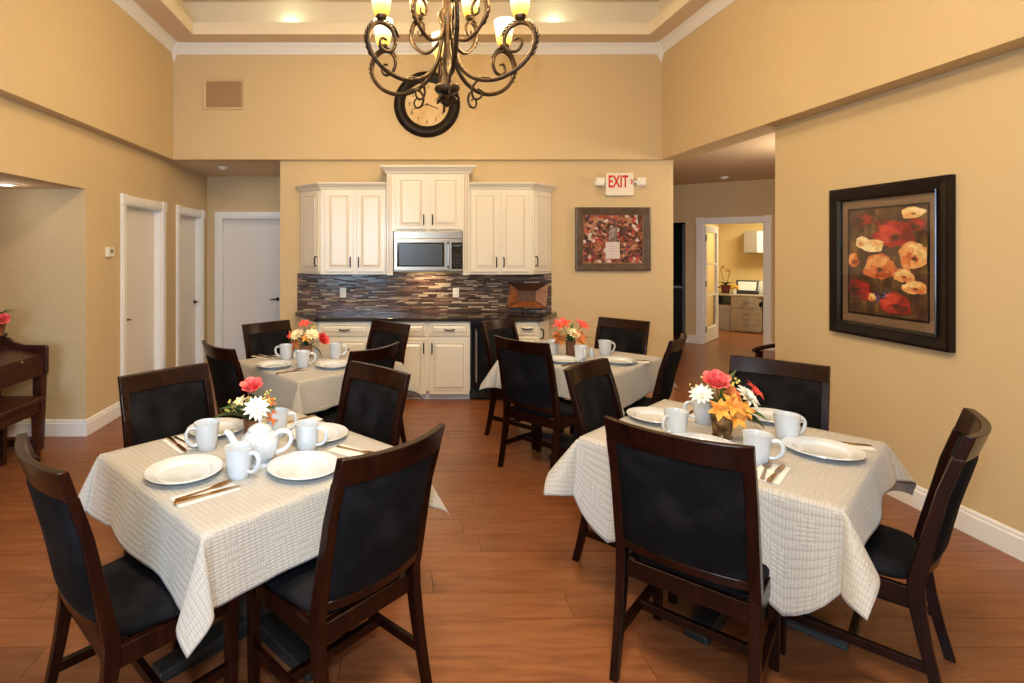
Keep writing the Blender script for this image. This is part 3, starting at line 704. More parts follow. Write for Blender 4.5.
o = mb.build('tile_strips', 'tile', bs); o['kind'] = 'stuff'
for px, lb in ((343, 'white double outlet on the backsplash left of the microwave'), (456, 'white double outlet on the backsplash below the microwave end')):
    p = pd(px, 292.5, YK-.016); ot = thing('outlet', lb, 'outlet', p)
    MB().box(-.037, .037, 0, .008, -.058, .058).build('cover_plate', 'white', ot, bevel=.003)
    for s in (-1, 1): MB().box(-.018, .018, -.003, 0, s*.026-.016, s*.026+.016).build('socket', 'plastic', ot, bevel=.002)
# decorative square tray on a stand
M['trayA'] = noisy('copper_brown_panel', (.16, .045, .012), (.26, .085, .026), 18, .35)
M['trayB'] = noisy('dark_brown_panel', (.06, .02, .008), (.10, .034, .013), 18, .35)
dt = thing('decorative_tray', 'copper brown flared rectangular tray propped on the counter right end', 'tray', (1.555, 6.38, ZCT+.012), 0)
dt.rotation_euler = (-.22, 0, -.05)
W2, h0, h1 = .235, .05, .34
out = [(-.265, h0), (.19, h0), (.265, h1-.01), (-.20, h1)]; out = [(-.24, h0), (.215, h0+.0), (.255, h1), (-.195, h1)]
ix = [(-.10, .13), (.10, .13), (.115, .255), (-.085, .255)]
for i in range(4):
    j = (i+1) % 4; dep = .045
    P = [(out[i][0], 0, out[i][1]), (out[j][0], 0, out[j][1]), (ix[j][0], dep, ix[j][1]), (ix[i][0], dep, ix[i][1])]
    Q = [(p[0], p[1]+.012, p[2]) for p in P]
    MB().quadbox(P+Q).build('flared_side', 'trayB' if i == 2 else 'trayA', dt)
    MB().bar(P[0], P[3], .008, .008).build('seam', 'frame', dt)
MB().quadbox([(p[0], .045, p[1]) for p in ix]+[(p[0], .057, p[1]) for p in ix]).build('tray_bottom', 'trayB', dt)
st = thing('easel_stand', 'black wire easel holding the decorative tray', 'stand', (1.555, 6.38, ZCT+.003))
for s in (-1, 1):
    MB().tube(spline([(s*.07, -.06, .035), (s*.07, -.055, .008), (s*.07, 0, .008), (s*.05, .07, .012), (s*.03, .10, .24)], 4), .005, 6).build('leg', 'iron', st)
MB().tube([(-.07, -.01, .01), (.07, -.01, .01)], .004, 6).build('crossbar', 'iron', st)

# ================================================================== WALL ITEMS
def ring_frame(mb, w2, h2, wd, y0, y1, inner_y=None):
    # picture frame facing -y centred at the origin (x,z); mitred, stepped profile
    prof = [(0, y1), (0, y0), (wd*.18, y0-.004), (wd*.5, y0+.002), (wd*.8, y0+.008), (wd, y0+.012), (wd, y1)]
    R = []
    for cx, cz in ((-1, -1), (1, -1), (1, 1), (-1, 1)):
        R.append([(cx*(w2-a), y, cz*(h2-a)) for a, y in prof])
    mb.loft(R, loop=True)
# photo collage
p0_, p1_ = pd(575, 207.5, YK), pd(649.5, 270.5, YK)
pc = thing('photo_collage', 'taupe framed collage of many small group photographs', 'picture', ((p0_.x+p1_.x)/2, YK-.001, (p0_.z+p1_.z)/2))
w2, h2 = (p1_.x-p0_.x)/2, (p0_.z-p1_.z)/2
mb = MB(); ring_frame(mb, w2, h2, .085, -.035, 0); mb.build('frame', 'greyframe', pc)
mb = MB(); ring_frame(mb, w2-.08, h2-.08, .012, -.026, 0); mb.build('inner_bead', mat('gilt_bead', (.22, .15, .09), .4), pc)
def collage_mat():
    m = mat('photo_collage_print', (.3, .1, .1), .35); nt, b = nodes(m)
    v = texco(nt, 'Object', (1, 1, 1)); vo = add(nt, 'ShaderNodeTexVoronoi'); vo.inputs['Scale'].default_value = 27; nt.links.new(v, vo.inputs['Vector'])
    sp = add(nt, 'ShaderNodeSeparateColor'); nt.links.new(vo.outputs['Color'], sp.inputs[0])
    c = ramp(nt, sp.outputs[0], [(0, (.015, .008, .012)), (.16, (.20, .03, .025)), (.30, (.36, .14, .08)), (.42, (.03, .012, .012)), (.60, (.50, .26, .17)), (.70, (.28, .06, .03)), (.80, (.72, .66, .62)), (.88, (.05, .04, .12)), (.94, (.45, .03, .05))], 'CONSTANT')
    v2 = add(nt, 'ShaderNodeTexVoronoi'); v2.inputs['Scale'].default_value = 70; nt.links.new(v, v2.inputs['Vector'])
    s2 = add(nt, 'ShaderNodeSeparateColor'); nt.links.new(v2.outputs['Color'], s2.inputs[0])
    c2 = ramp(nt, s2.outputs[1], [(0, (.02, .01, .01)), (.3, (.35, .12, .07)), (.6, (.62, .38, .27)), (.8, (.12, .03, .03))], 'CONSTANT')
    mx = add(nt, 'ShaderNodeMix', data_type='RGBA'); mx.inputs[0].default_value = .3; nt.links.new(c, mx.inputs[6]); nt.links.new(c2, mx.inputs[7])
    nt.links.new(mx.outputs[2], b.inputs['Base Color']); return m
MB().box(-w2+.085, w2-.085, -.012, -.008, -h2+.085, h2-.085).build('photo_print', collage_mat(), pc)
MB().box(-.085, .085, -.0135, -.0115, -.235, -.035).build('caption_card', mat('pale_card', (.62, .55, .55), .6), pc)
MB().box(-.045, .05, -.0135, -.0115, -.03, .145).build('portrait_print', noisy('grey_portrait', (.35, .3, .28), (.08, .06, .06), 14, .4), pc)
for k in range(4): MB().box(-.05, .05-.012*(k % 2), -.0142, -.0134, -.09-k*.03, -.085-k*.03).build('text_line', mat('faint_text', (.42, .36, .38), .6), pc)
# exit sign
p0_, p1_ = pd(604.5, 173.5, YK), pd(632, 196, YK)
ex = thing('exit_sign', 'white EXIT sign with red letters and two emergency lamp heads', 'sign', ((p0_.x+p1_.x)/2, YK-.001, (p0_.z+p1_.z)/2))
w2, h2 = (p1_.x-p0_.x)/2, (p0_.z-p1_.z)/2
MB().box(-w2, w2, -.05, 0, -h2, h2).build('housing', 'plastic', ex, bevel=.006)
text_mesh('letters', 'EXIT', .20, 'red', ex, (-.022, -.0515, .025), sx=.58, bold=.004)
mb = MB().bar((w2-.038, -.0515, .055), (w2-.015, -.0515, .03), .004, .012, (0, 1, 0)).bar((w2-.015, -.0515, .03), (w2-.038, -.0515, .005), .004, .012, (0, 1, 0)); mb.build('chevron', 'red', ex)
for s in (-1, 1):
    hd = MB().quadbox([(s*.245-.05, -.075, -.02), (s*.245+.05, -.075, -.02), (s*.245+.045, -.01, -.01), (s*.245-.045, -.01, -.01), (s*.245-.05, -.085, .075), (s*.245+.05, -.085, .075), (s*.245+.045, -.01, .065), (s*.245-.045, -.01, .065)]).build('lamp_head', 'white', ex, bevel=.006)
    MB().box(s*.245-.035, s*.245+.035, -.09, -.078, -.005, .06).build('lens', 'lens', hd, bevel=.004)
    MB().tube([(s*w2, -.03, .03), (s*.2, -.035, .03)], .014, 8).build('swivel', 'white', ex)
# air return grille
p0_, p1_ = pd(204.5, 79.5, YU), pd(243, 109, YU)
gr = thing('vent_grille', 'tan painted air return grille high on the back wall', 'vent', ((p0_.x+p1_.x)/2, YU-.001, (p0_.z+p1_.z)/2))
w2, h2 = (p1_.x-p0_.x)/2, (p0_.z-p1_.z)/2
mb = MB(); ring_frame(mb, w2+.01, h2+.01, .03, -.014, 0); mb.build('frame', 'paint', gr)
MB().box(-w2+.02, w2-.02, -.004, 0, -h2+.02, h2-.02).build('backing', 'grille', gr)
n = 12
for k in range(n):
    z = -h2+.03+(2*h2-.06)*(k+.5)/n; MB().quadbox([(-w2+.021, -.012, z-.007), (w2-.021, -.012, z-.007), (w2-.021, -.005, z+.003), (-w2+.021, -.005, z+.003), (-w2+.021, -.012, z-.004), (w2-.021, -.012, z-.004), (w2-.021, -.005, z+.006), (-w2+.021, -.005, z+.006)]).build('slat', 'grille', gr)
# clock
cpz = pd(427, 104.5, YU); R = 33.2*YU/F
ck = thing('wall_clock', 'round wall clock with wide espresso frame and aged cream face', 'clock', (cpz.x, YU-.001, cpz.z))
rot = Matrix.Rotation(PI/2, 4, 'X')
MB().ring([(R*.66, .008), (R*.67, .03), (R*.72, .036), (R*.78, .05), (R*.86, .058), (R*.93, .05), (R*.98, .03), (R, 0), (R*.66, 0)], 56).xf(rot).build('frame', 'clockframe', ck, smooth=True, angle=50)
MB().lathe([(.001, 0), (R*.665, 0), (R*.665, .008), (.001, .008)], 48).xf(rot).build('face', 'clockface', ck)
for h_ in range(1, 13):
    a = PI/2-h_*PI/6; text_mesh('numeral', str(h_), .062, 'ink', ck, (R*.53*cos(a), -.0095, R*.53*sin(a)), depth=.0008)
for L, a, wd in ((R*.36, math.radians(-22), .010), (R*.5, math.radians(200), .007)):
    MB().bar((0, -.014, 0), (L*cos(a), -.014, L*sin(a)), .003, wd, (0, 1, 0)).build('hand', 'ink', ck)
MB().lathe([(.001, .008), (.014, .008), (.012, .017), (.001, .018)], 14).xf(rot).build('centre_cap', 'ink', ck)
# thermostat
tp = Vector((XL+.001, XL*F/(108.5-CX), 0)); tp.z = H-(252-CY)*tp.y/F
th = thing('thermostat', 'small ivory thermostat beside the first left door', 'thermostat', tp, PI/2)
MB().box(-.06, .06, -.028, 0, -.045, .045).build('housing', 'plastic', th, bevel=.005); MB().box(-.02, .03, -.030, -.027, -.012, .025).build('display', mat('lcd_grey', (.22, .2, .15), .3), th)
# ---- poppy painting on the right wall. local: x -> -Y (away from wall: -y -> -X)
def rw(px): return XR*F/(px-CX)
ya, yb = (XR-.03)*F/(830.5-CX), rw(956)
zt1 = H-(173.7-CY)*yb/F; zb1 = H-(352-CY)*yb/F; zt2 = H-(191.2-CY)*ya/F; zb2 = H-(331-CY)*ya/F
pz1, pz0 = (zt1+zt2)/2, (zb1+zb2)/2
pn = thing('poppy_painting', 'dark framed painting of red, orange and cream poppies', 'painting', (XR-.001, (ya+yb)/2, (pz0+pz1)/2), -PI/2)
w2, h2 = (ya-yb)/2, (pz1-pz0)/2
mb = MB(); ring_frame(mb, w2, h2, .095, -.04, 0); mb.build('frame', 'frame', pn)
mb = MB(); ring_frame(mb, w2-.075, h2-.075, .02, -.042, 0); mb.build('inner_frame', mat('frame_black_gloss', (.008, .008, .009), .15), pn)
MB().box(-w2+.09, w2-.09, -.014, -.010, -h2+.09, h2-.09).build('mat_board', 'mat_board', pn)
iw, ih = w2-.155, h2-.165
MB().box(-iw-.014, iw+.014, -.0155, -.0135, -ih-.014, ih+.014).build('fillet', 'frame', pn)
def canvas_mat():
    m = mat('painted_ground', (.1, .05, .02), .5); nt, b = nodes(m)
    v = texco(nt, 'Object', (1, 1, .55)); f = noise(nt, v, 11, 6, .65)
    nt.links.new(ramp(nt, f, [(.30, (.014, .006, .005)), (.45, (.06, .022, .009)), (.56, (.11, .055, .014)), (.66, (.24, .13, .035)), (.8, (.10, .012, .008))]), b.inputs['Base Color']); return m
cv = MB().box(-iw, iw, -.017, -.0150, -ih, ih).build('canvas', canvas_mat(), pn)
def petal_mat(name, c1, c2):
    m = mat(name, c1, .5); nt, b = nodes(m); v = texco(nt, 'Object'); f = noise(nt, v, 22, 5, .6)
    nt.links.new(ramp(nt, f, [(.32, c1), (.66, c2)]), b.inputs['Base Color']); return m
PM = {'r': petal_mat('paint_red', (.15, .008, .005), (.42, .022, .012)), 'o': petal_mat('paint_orange', (.42, .075, .012), (.70, .22, .055)),
      'y': petal_mat('paint_cream', (.62, .38, .12), (.85, .68, .36)), 'p': petal_mat('paint_peach', (.58, .22, .06), (.80, .45, .17)),
      'd': petal_mat('paint_dark_red', (.08, .008, .006), (.22, .02, .012)), 'b': petal_mat('paint_violet', (.05, .03, .10), (.13, .09, .22)), 'k': petal_mat('paint_dark', (.02, .01, .008), (.07, .03, .012))}
def blob(u, v, ru, rv, c, core=None, layer=0, rough=.10, seed=0):
    # u,v in 0..1 across the canvas (from the left, from the top)
    rg = random.Random(seed); x = -iw+2*iw*u; z = ih-2*ih*v; n = 22; y = -.0172-.00006*layer
    ph = [rg.uniform(0, 6.28) for _ in range(3)]
    P = []
    for i in range(n):
        a = 2*PI*i/n; k = 1+rough*sin(3*a+ph[0])+rough*.7*sin(5*a+ph[1])+rough*.4*sin(9*a+ph[2])
        P.append((max(-iw, min(iw, x+ru*2*iw*k*cos(a))), y, max(-ih, min(ih, z+rv*2*ih*k*sin(a)))))
    mb = MB(); mb.v = P+[(p[0], y+.00005, p[2]) for p in P]; mb.f = [tuple(range(n)), tuple(range(2*n-1, n-1, -1))]+[(i, (i+1) % n, n+(i+1) % n, n+i) for i in range(n)]
    o = mb.build('painted_poppy', PM[c], cv)
    if core:
        cc_, cr_, du, dv = core; mb = MB(); P = [(x+du*2*iw+cr_*2*iw*(1+.2*sin(4*2*PI*i/12))*cos(2*PI*i/12), y-.0003, z-dv*2*ih+cr_*1.1*iw*sin(2*PI*i/12)) for i in range(12)]
        mb.v = P; mb.f = [tuple(range(12))]; mb.build('painted_centre', PM[cc_], o)
PT = {'r': ('r', 'd', 'rl'), 'd': ('d', 'k', 'r'), 'o': ('o', 'od', 'p'), 'p': ('p', 'o', 'y'), 'y': ('y', 'p', 'yl'), 'b': ('b', 'k', 'b')}
PM['rl'] = petal_mat('paint_bright_red', (.38, .02, .01), (.62, .07, .03)); PM['od'] = petal_mat('paint_deep_orange', (.25, .03, .008), (.48, .09, .02)); PM['yl'] = petal_mat('paint_pale_cream', (.75, .58, .28), (.92, .82, .55))
lay = [0]
def poppy(u, v, ru, rv, c, core=True, seed=0):
    a, b, l = PT[c]; rg = random.Random(seed); lay[0] += 1
    blob(u, v, ru, rv, a, None, lay[0], .11, seed)
    n = 5; ph = rg.uniform(0, 6)
    for k in range(n):
        t = ph+2*PI*k/n; lay[0] += 1
        blob(u+ru*.48*cos(t), v-rv*.48*sin(t), ru*.46, rv*.46, (l, a, b, a, l)[k], None, lay[0], .16, seed*7+k)
    lay[0] += 1
    if core:
        blob(u+ru*.05, v+rv*.22, ru*.30, rv*.22, b, None, lay[0], .2, seed+50); lay[0] += 1
        blob(u+ru*.05, v+rv*.22, ru*.16, rv*.13, 'k', None, lay[0], .25, seed+70)
for i, t in enumerate([(.20, .10, .13, .06, 'd'), (.45, .14, .09, .05, 'd'), (.88, .17, .11, .06, 'd'), (.84, .06, .14, .05, 'y'), (.62, .25, .25, .12, 'r'), (.32, .35, .17, .06, 'y', False), (.20, .31, .10, .05, 'y', False),
     (.85, .44, .18, .12, 'p'), (.43, .55, .21, .12, 'o'), (.07, .49, .08, .07, 'o'), (.74, .62, .12, .06, 'p'), (.87, .72, .15, .06, 'p'), (.15, .76, .17, .08, 'd'), (.24, .82, .10, .05, 'r'), (.45, .83, .13, .05, 'b'), (.34, .84, .05, .04, 'p', False), (.64, .88, .19, .10, 'r')]):
    poppy(*t, seed=i+1)
MB().box(-w2+.092, w2-.092, -.0275, -.0265, -h2+.092, h2-.092).build('glazing', 'pane', pn)

# ================================================================== PIANO ALCOVE
pi = thing('upright_piano', 'dark mahogany spinet piano in the left alcove', 'piano', (-3.12, 3.75, 0), PI/2)
# local: x along the keyboard (world +Y), -y towards the player (world +X)
MB().box(-.74, .74, .12, .48, .05, .93).build('case', 'pianowood', pi, bevel=.006)
MB().box(-.76, .76, .08, .50, .93, .955).build('lid', 'pianowood', pi, bevel=.008)
MB().box(-.72, .72, -.22, .12, .64, .72).build('keybed', 'pianowood', pi, bevel=.004)
MB().box(-.72, .72, -.24, -.22, .62, .76).build('key_slip', 'pianowood', pi, bevel=.004)
MB().quadbox([(-.715, -.235, .745), (.715, -.235, .745), (.715, .12, .745), (-.715, .12, .745), (-.715, -.235, .79), (.715, -.235, .79), (.715, .115, .86), (-.715, .115, .86)]).build('fallboard', 'pianowood', pi, bevel=.006)
MB().quadbox([(-.70, .095, .855), (.70, .095, .855), (.70, .12, .855), (-.70, .12, .855), (-.70, .085, .925), (.70, .085, .925), (.70, .12, .93), (-.70, .12, .93)]).build('music_ledge', 'pianowood', pi)
MB().lathe([(.001, 0), (.012, 0), (.01, .012), (.001, .014)], 12, (.45, -.244, .77)).build('fallboard_knob', 'gold', pi)
for s in (-1, 1):
    pf = [(-.26, .62), (.12, .62), (.12, .93), (.06, .92), (.02, .885), (-.06, .862), (-.25, .858), (-.262, .84)]
    MB().loft([[(s*.72+dx, y, z) for y, z in pf] for dx in (0, s*.035)]).build('cheek', 'pianowood', pi, bevel=.006)
    MB().sweep_rect([(s*.735-.028, s*.735+.028, -.215, -.16, 0), (s*.735-.034, s*.735+.034, -.235, -.16, .62)]).build('leg', 'pianowood', pi)
    MB().box(s*.735-.03, s*.735+.03, -.16, .14, .03, .09).build('toe_block', 'pianowood', pi)
bn = thing('piano_bench', 'dark wooden bench in front of the piano', 'bench', (-2.86, 3.72, 0), PI/2)
MB().box(-.47, .47, -.17, .17, .485, .52).build('seat', 'pianowood', bn, bevel=.008)
MB().box(-.44, .44, -.145, .145, .40, .485).build('apron', 'pianowood', bn)
for sx in (-1, 1):
    for sy in (-1, 1): MB().sweep_rect([(sx*.43-.018, sx*.43+.018, sy*.13-.018, sy*.13+.018, 0), (sx*.43-.026, sx*.43+.026, sy*.13-.026, sy*.13+.026, .42)]).build('leg', 'pianowood', bn)

# ================================================================== CHANDELIER
CHX, CHY = (447-CX)*3.6/F, 3.6
ch = thing('chandelier', 'bronze two-tier scroll-arm chandelier with amber glass shades', 'chandelier', (CHX, CHY, 0))
MB().lathe([(.01, 2.585), (.03, 2.60), (.045, 2.625), (.03, 2.645), (.025, 2.665), (.07, 2.68), (.085, 2.70), (.08, 2.725), (.045, 2.74), (.03, 2.79), (.022, 2.86), (.035, 2.90), (.03, 2.95), (.022, 3.0), (.028, 3.10), (.06, 3.16), (.065, 3.20), (.03, 3.24), (.022, 3.5), (.045, 3.56), (.05, 3.6), (.015, 3.64), (.012, 3.7)], 20).build('column', 'bronze', ch, smooth=True, angle=60)
mb = MB()
for k in range(8):
    a = k*PI/4
    leaf_geo(mb, (.03*cos(a), .03*sin(a), 2.66), (.55*cos(a), .55*sin(a), -1), .065, .04, -.2)
    leaf_geo(mb, (.03*cos(a), .03*sin(a), 2.93), (.25*cos(a), .25*sin(a), 1), .17, .04, -.1)
mb.build('acanthus_leaf', 'bronze', ch, smooth=True)
z = 3.7; k = 0
while z < ZT-.04:
    P = [(.014*cos(t*PI/5), 0, z+.03+.026*sin(t*PI/5)) for t in range(10)]
    if k % 2: P = [(0, p[0], p[2]) for p in P]
    MB().tube(P, .0035, 5, loop=True).build('chain_link', 'bronze', ch); z += .043; k += 1
MB().lathe([(.012, ZT-.06), (.05, ZT-.045), (.075, ZT-.01), (.075, ZT), (.012, ZT)], 24).build('ceiling_canopy', 'bronze', ch, smooth=True)
shade_prof = [(.022, 0), (.034, .004), (.043, .03), (.047, .06), (.052, .10), (.057, .135), (.054, .135), (.049, .10), (.044, .06), (.040, .03), (.02, .006)]
SH = None
def arm(angle, pts, cup, r0, scroll=None, en=62):
    ca, sa = cos(angle), sin(angle)
    P = spline([(r*ca, r*sa, z) for r, z in pts], 7); n = len(P)
    rad = [r0*(1.0 if i < n*.55 else 1.0-.45*(i-n*.55)/(n*.45)) for i in range(n)]
    mb = MB().tube(P, rad, 7)
    a = mb.build('arm', 'bronze', ch, smooth=True, angle=60)
    # leaf sheath along the outer bend
    lf = MB()
    for i in range(int(n*.38), int(n*.66), 2):
        t = (P[i+1]-P[i]).normalized(); c_ = Vector((ca, sa, 0)); o_ = (P[i]-Vector((cup[0]*ca, cup[0]*sa, cup[1]-.1))).normalized()
        leaf_geo(lf, P[i], t+o_*.16, .055, .024, .05, up=o_)
    lf.build('leaf_sheath', 'bronze', a)
    cx, cz = cup; c3 = (cx*ca, cx*sa, cz)
    MB().lathe([(.006, -.02), (.012, -.01), (.03, .0), (.036, .016), (.030, .03), (.006, .03)], 14, c3).build('cup', 'bronze', a, smooth=True)
    s = MB().lathe(shade_prof, 20).xf(Matrix.Diagonal((1.25, 1.25, 1.3, 1))).build('shade', 'shade', a, smooth=True); s.location = (c3[0], c3[1], cz+.022)
    light('chandelier_bulb', 'POINT', (CHX+c3[0], CHY+c3[1], cz+.115), en, WARM, shadow_soft_size=.03)
    if scroll:
        MB().tube(spline([(r*ca, r*sa, z) for r, z in scroll], 6), [.0105-.005*i/(6*(len(scroll)-1)) for i in range(6*(len(scroll)-1)+1)], 6).build('scroll', 'bronze', a, smooth=True)
low0 = [(.03, 3.16), (.045, 3.02), (.09, 2.86), (.19, 2.755), (.34, 2.715), (.48, 2.745), (.585, 2.82), (.63, 2.92), (.60, 3.005), (.53, 3.04), (.455, 3.015), (.42, 2.95), (.445, 2.885), (.505, 2.87), (.54, 2.905), (.525, 2.945), (.49, 2.94)]
scr_ = [(.30, 2.718), (.22, 2.735), (.165, 2.70), (.15, 2.65), (.175, 2.615), (.21, 2.625), (.215, 2.655), (.195, 2.665)]
scr_2 = [(.34, 2.713), (.27, 2.735), (.205, 2.715), (.185, 2.665), (.215, 2.64), (.235, 2.665), (.205, 2.69), (.165, 2.655), (.165, 2.615), (.20, 2.60), (.22, 2.625), (.20, 2.64)]
scr = [(.33, 2.712), (.26, 2.738), (.205, 2.72), (.175, 2.67), (.19, 2.615), (.232, 2.612), (.245, 2.65), (.222, 2.672), (.205, 2.655)]
low = [(r*.93, z) for r, z in low0]
for k in range(6): arm(PI/6+k*PI/3, low, (.493, 3.062), .0145, scr)
upp = [(.025, 3.20), (.035, 3.10), (.08, 3.02), (.17, 2.985), (.26, 3.03), (.315, 3.12), (.30, 3.20), (.245, 3.22), (.205, 3.18), (.215, 3.13), (.255, 3.13), (.26, 3.16)]
for k in range(4): arm(PI/4+k*PI/2, upp, (.255, 3.24), .0125, None, 44)
# cove puck lights
for px in (290, 555):
    x = (px-CX)*6.2/F; d = thing('cove_light', 'small bright cove lamp behind the ceiling lip, %s' % ('left one' if px < 400 else 'right one'), 'light', (x, TF+.095, ZC+.03))
    MB().lathe([(.002, 0), (.035, 0), (.035, .09), (.028, .10), (.002, .10)], 16).build('housing', 'trim', d, smooth=True)
    MB().lathe([(.002, .10), (.026, .10), (.022, .118), (.002, .122)], 14).build('lens', 'lamp', d, smooth=True)
    light('cove_lamp_light', 'POINT', (x, TF+.08, ZC+.19), .6, (.8, 1.0, .75), shadow_soft_size=.02)

# ================================================================== TABLES
ZTOP = .742
TABLES = {  # name: centre x, y, rotation, half side, hang per side (-x,+x,-y,+y local), corner flare (--,+-,++,-+)
    'front left': (-.61, 2.40, math.radians(45.5), .485, (.24, .27, .22, .22), (.30, .5, .4, .42), 0),
    'front right': (1.587, 2.58, math.radians(42), .495, (.27, .26, .17, .17), (.55, .55, .4, .62), .72),
    'back left': (-.62, 4.38, math.radians(42), .475, (.23, .29, .22, .2), (.34, .5, .4, .4), 0),
    'back right': (1.55, 4.56, math.radians(45), .475, (.25, .22, .24, .2), (.34, .45, .4, .55), 0),
}
def smooth01(t): t = max(0, min(1, t)); return t*t*(3-2*t)
def cloth_mesh(hs, hang, flare, seed, relief, skew=0):
    rg = random.Random(seed); ph = [rg.uniform(0, 6.28) for _ in range(8)]
    def axis(h0, h1):
        n = 22; a = [-hs-h0*(1-(i/n)) for i in range(n)]
        m = 24; a += [-hs+2*hs*i/m for i in range(m+1)]; a += [hs+h1*((i+1)/n) for i in range(n)]; return a
    us = axis(hang[0], hang[1]); vs_ = axis(hang[2], hang[3]); nu, nv = len(us), len(vs_)
    V = []; UV = []
    for u in us:
        for v in vs_:
            a = max(0, abs(u)-hs); b = max(0, abs(v)-hs); su = 1 if u > 0 else -1; sv = 1 if v > 0 else -1
            x = max(-hs, min(hs, u)); y = max(-hs, min(hs, v)); z = 0
            if su < 0: a *= 1+skew*(1-(y/hs)**4)
            def side(s_, along, r, idx, mx):
                # outward offset and drop of a plain hanging side
                edge = 1-abs(along)/hs
                wv = .5+.5*sin(along*9.0+ph[idx]); fl = .10+.16*wv*smooth01(edge*3)+.10*(1-smooth01(edge*2.2))
                drop = r
                if relief[idx]: drop = r*(1-relief[idx]*smooth01((edge-.36)*5))
                return r*fl+.004*min(1, r*60), drop*math.sqrt(max(.2, 1-fl*fl))
            if a > 0 and b == 0:
                o_, d_ = side(su, v, a, 0 if su < 0 else 1, hang[0]); x += su*o_; z = -d_
            elif b > 0 and a == 0:
                o_, d_ = side(sv, u, b, 2 if sv < 0 else 3, hang[2]); y += sv*o_; z = -d_
            elif a > 0 and b > 0:
                r = math.hypot(a, b); t = math.atan2(b, a)/(PI/2); ci = {(-1, -1): 0, (1, -1): 1, (1, 1): 2, (-1, 1): 3}[(su, sv)]
                A = flare[ci]*sin(PI*t)**1.3; B = .20*sin(2*PI*t); f0 = .20*(1-sin(PI*t))
                dx = (A*.7071+B*.7071+f0*(1-t)); dy = (A*.7071-B*.7071+f0*t)
                k = min(.93, math.hypot(dx, dy)); x += su*(r*dx+.004*min(1, r*60)); y += sv*(r*dy+.004*min(1, r*60)); z = -r*math.sqrt(1-k*k)
            # rounded table edge
            e_ = max(abs(u)-hs, abs(v)-hs)
            V.append((x, y, z)); UV.append((u, v))
    Fc = [(i*nv+j, (i+1)*nv+j, (i+1)*nv+j+1, i*nv+j+1) for i in range(nu-1) for j in range(nv-1)]
    me = bpy.data.meshes.new('tablecloth'); me.from_pydata(V, [], Fc); uvl = me.uv_layers.new(name='UVMap')
    for lp in me.loops: uvl.data[lp.index].uv = UV[lp.vertex_index]
    me.materials.append(M['cloth']); me.shade_smooth()
    return me
for i, (nm, (cx, cy, rz, hs, hang, fl, skew)) in enumerate(TABLES.items()):
    t = thing('dining_table', 'square pedestal dining table under the cloth, %s of four' % nm, 'table', (cx, cy, 0), rz, 'square dining tables')
    MB().box(-hs+.006, hs-.006, -hs+.006, hs-.006, ZTOP-.035, ZTOP-.003).build('tabletop', 'wood', t, bevel=.004)
    MB().lathe([(.10, .05), (.06, .08), (.045, .12), (.045, .60), (.09, ZTOP-.06), (.16, ZTOP-.05), (.16, ZTOP-.036), (.02, ZTOP-.036)], 20).build('column', 'iron', t, smooth=True)
    for k in range(4):
        a = k*PI/2; d_ = Vector((cos(a), sin(a), 0))
        MB().quadbox([Vector(p) for p in ((0, -.05, 0), (.44, -.05, 0), (.44, .05, 0), (0, .05, 0), (0, -.05, .075), (.44, -.04, .035), (.44, .04, .035), (0, .05, .075))]).xf(Matrix.Rotation(a, 4, 'Z')).build('foot', 'iron', t, bevel=.006)
    me = cloth_mesh(hs, hang, fl, i+3, (.47 if i == 1 else .12, .06, .05, .06), skew)
    co = bpy.data.objects.new('tablecloth', me); C.objects.link(co); co.location = (cx, cy, ZTOP); co.rotation_euler = (0, 0, rz)
    sd = co.modifiers.new('thickness', 'SOLIDIFY'); sd.thickness = .0015; sd.offset = 1
    tag(co, {'front left': 'cream embossed cloth on the table holding the teapot', 'front right': 'pale embossed cloth on the table nearest the poppy painting', 'back left': 'cream embossed cloth on the table before the cabinet drawers',
             'back right': 'cream embossed cloth on the table before the photo collage'}[nm], 'tablecloth', 'embossed tablecloths')

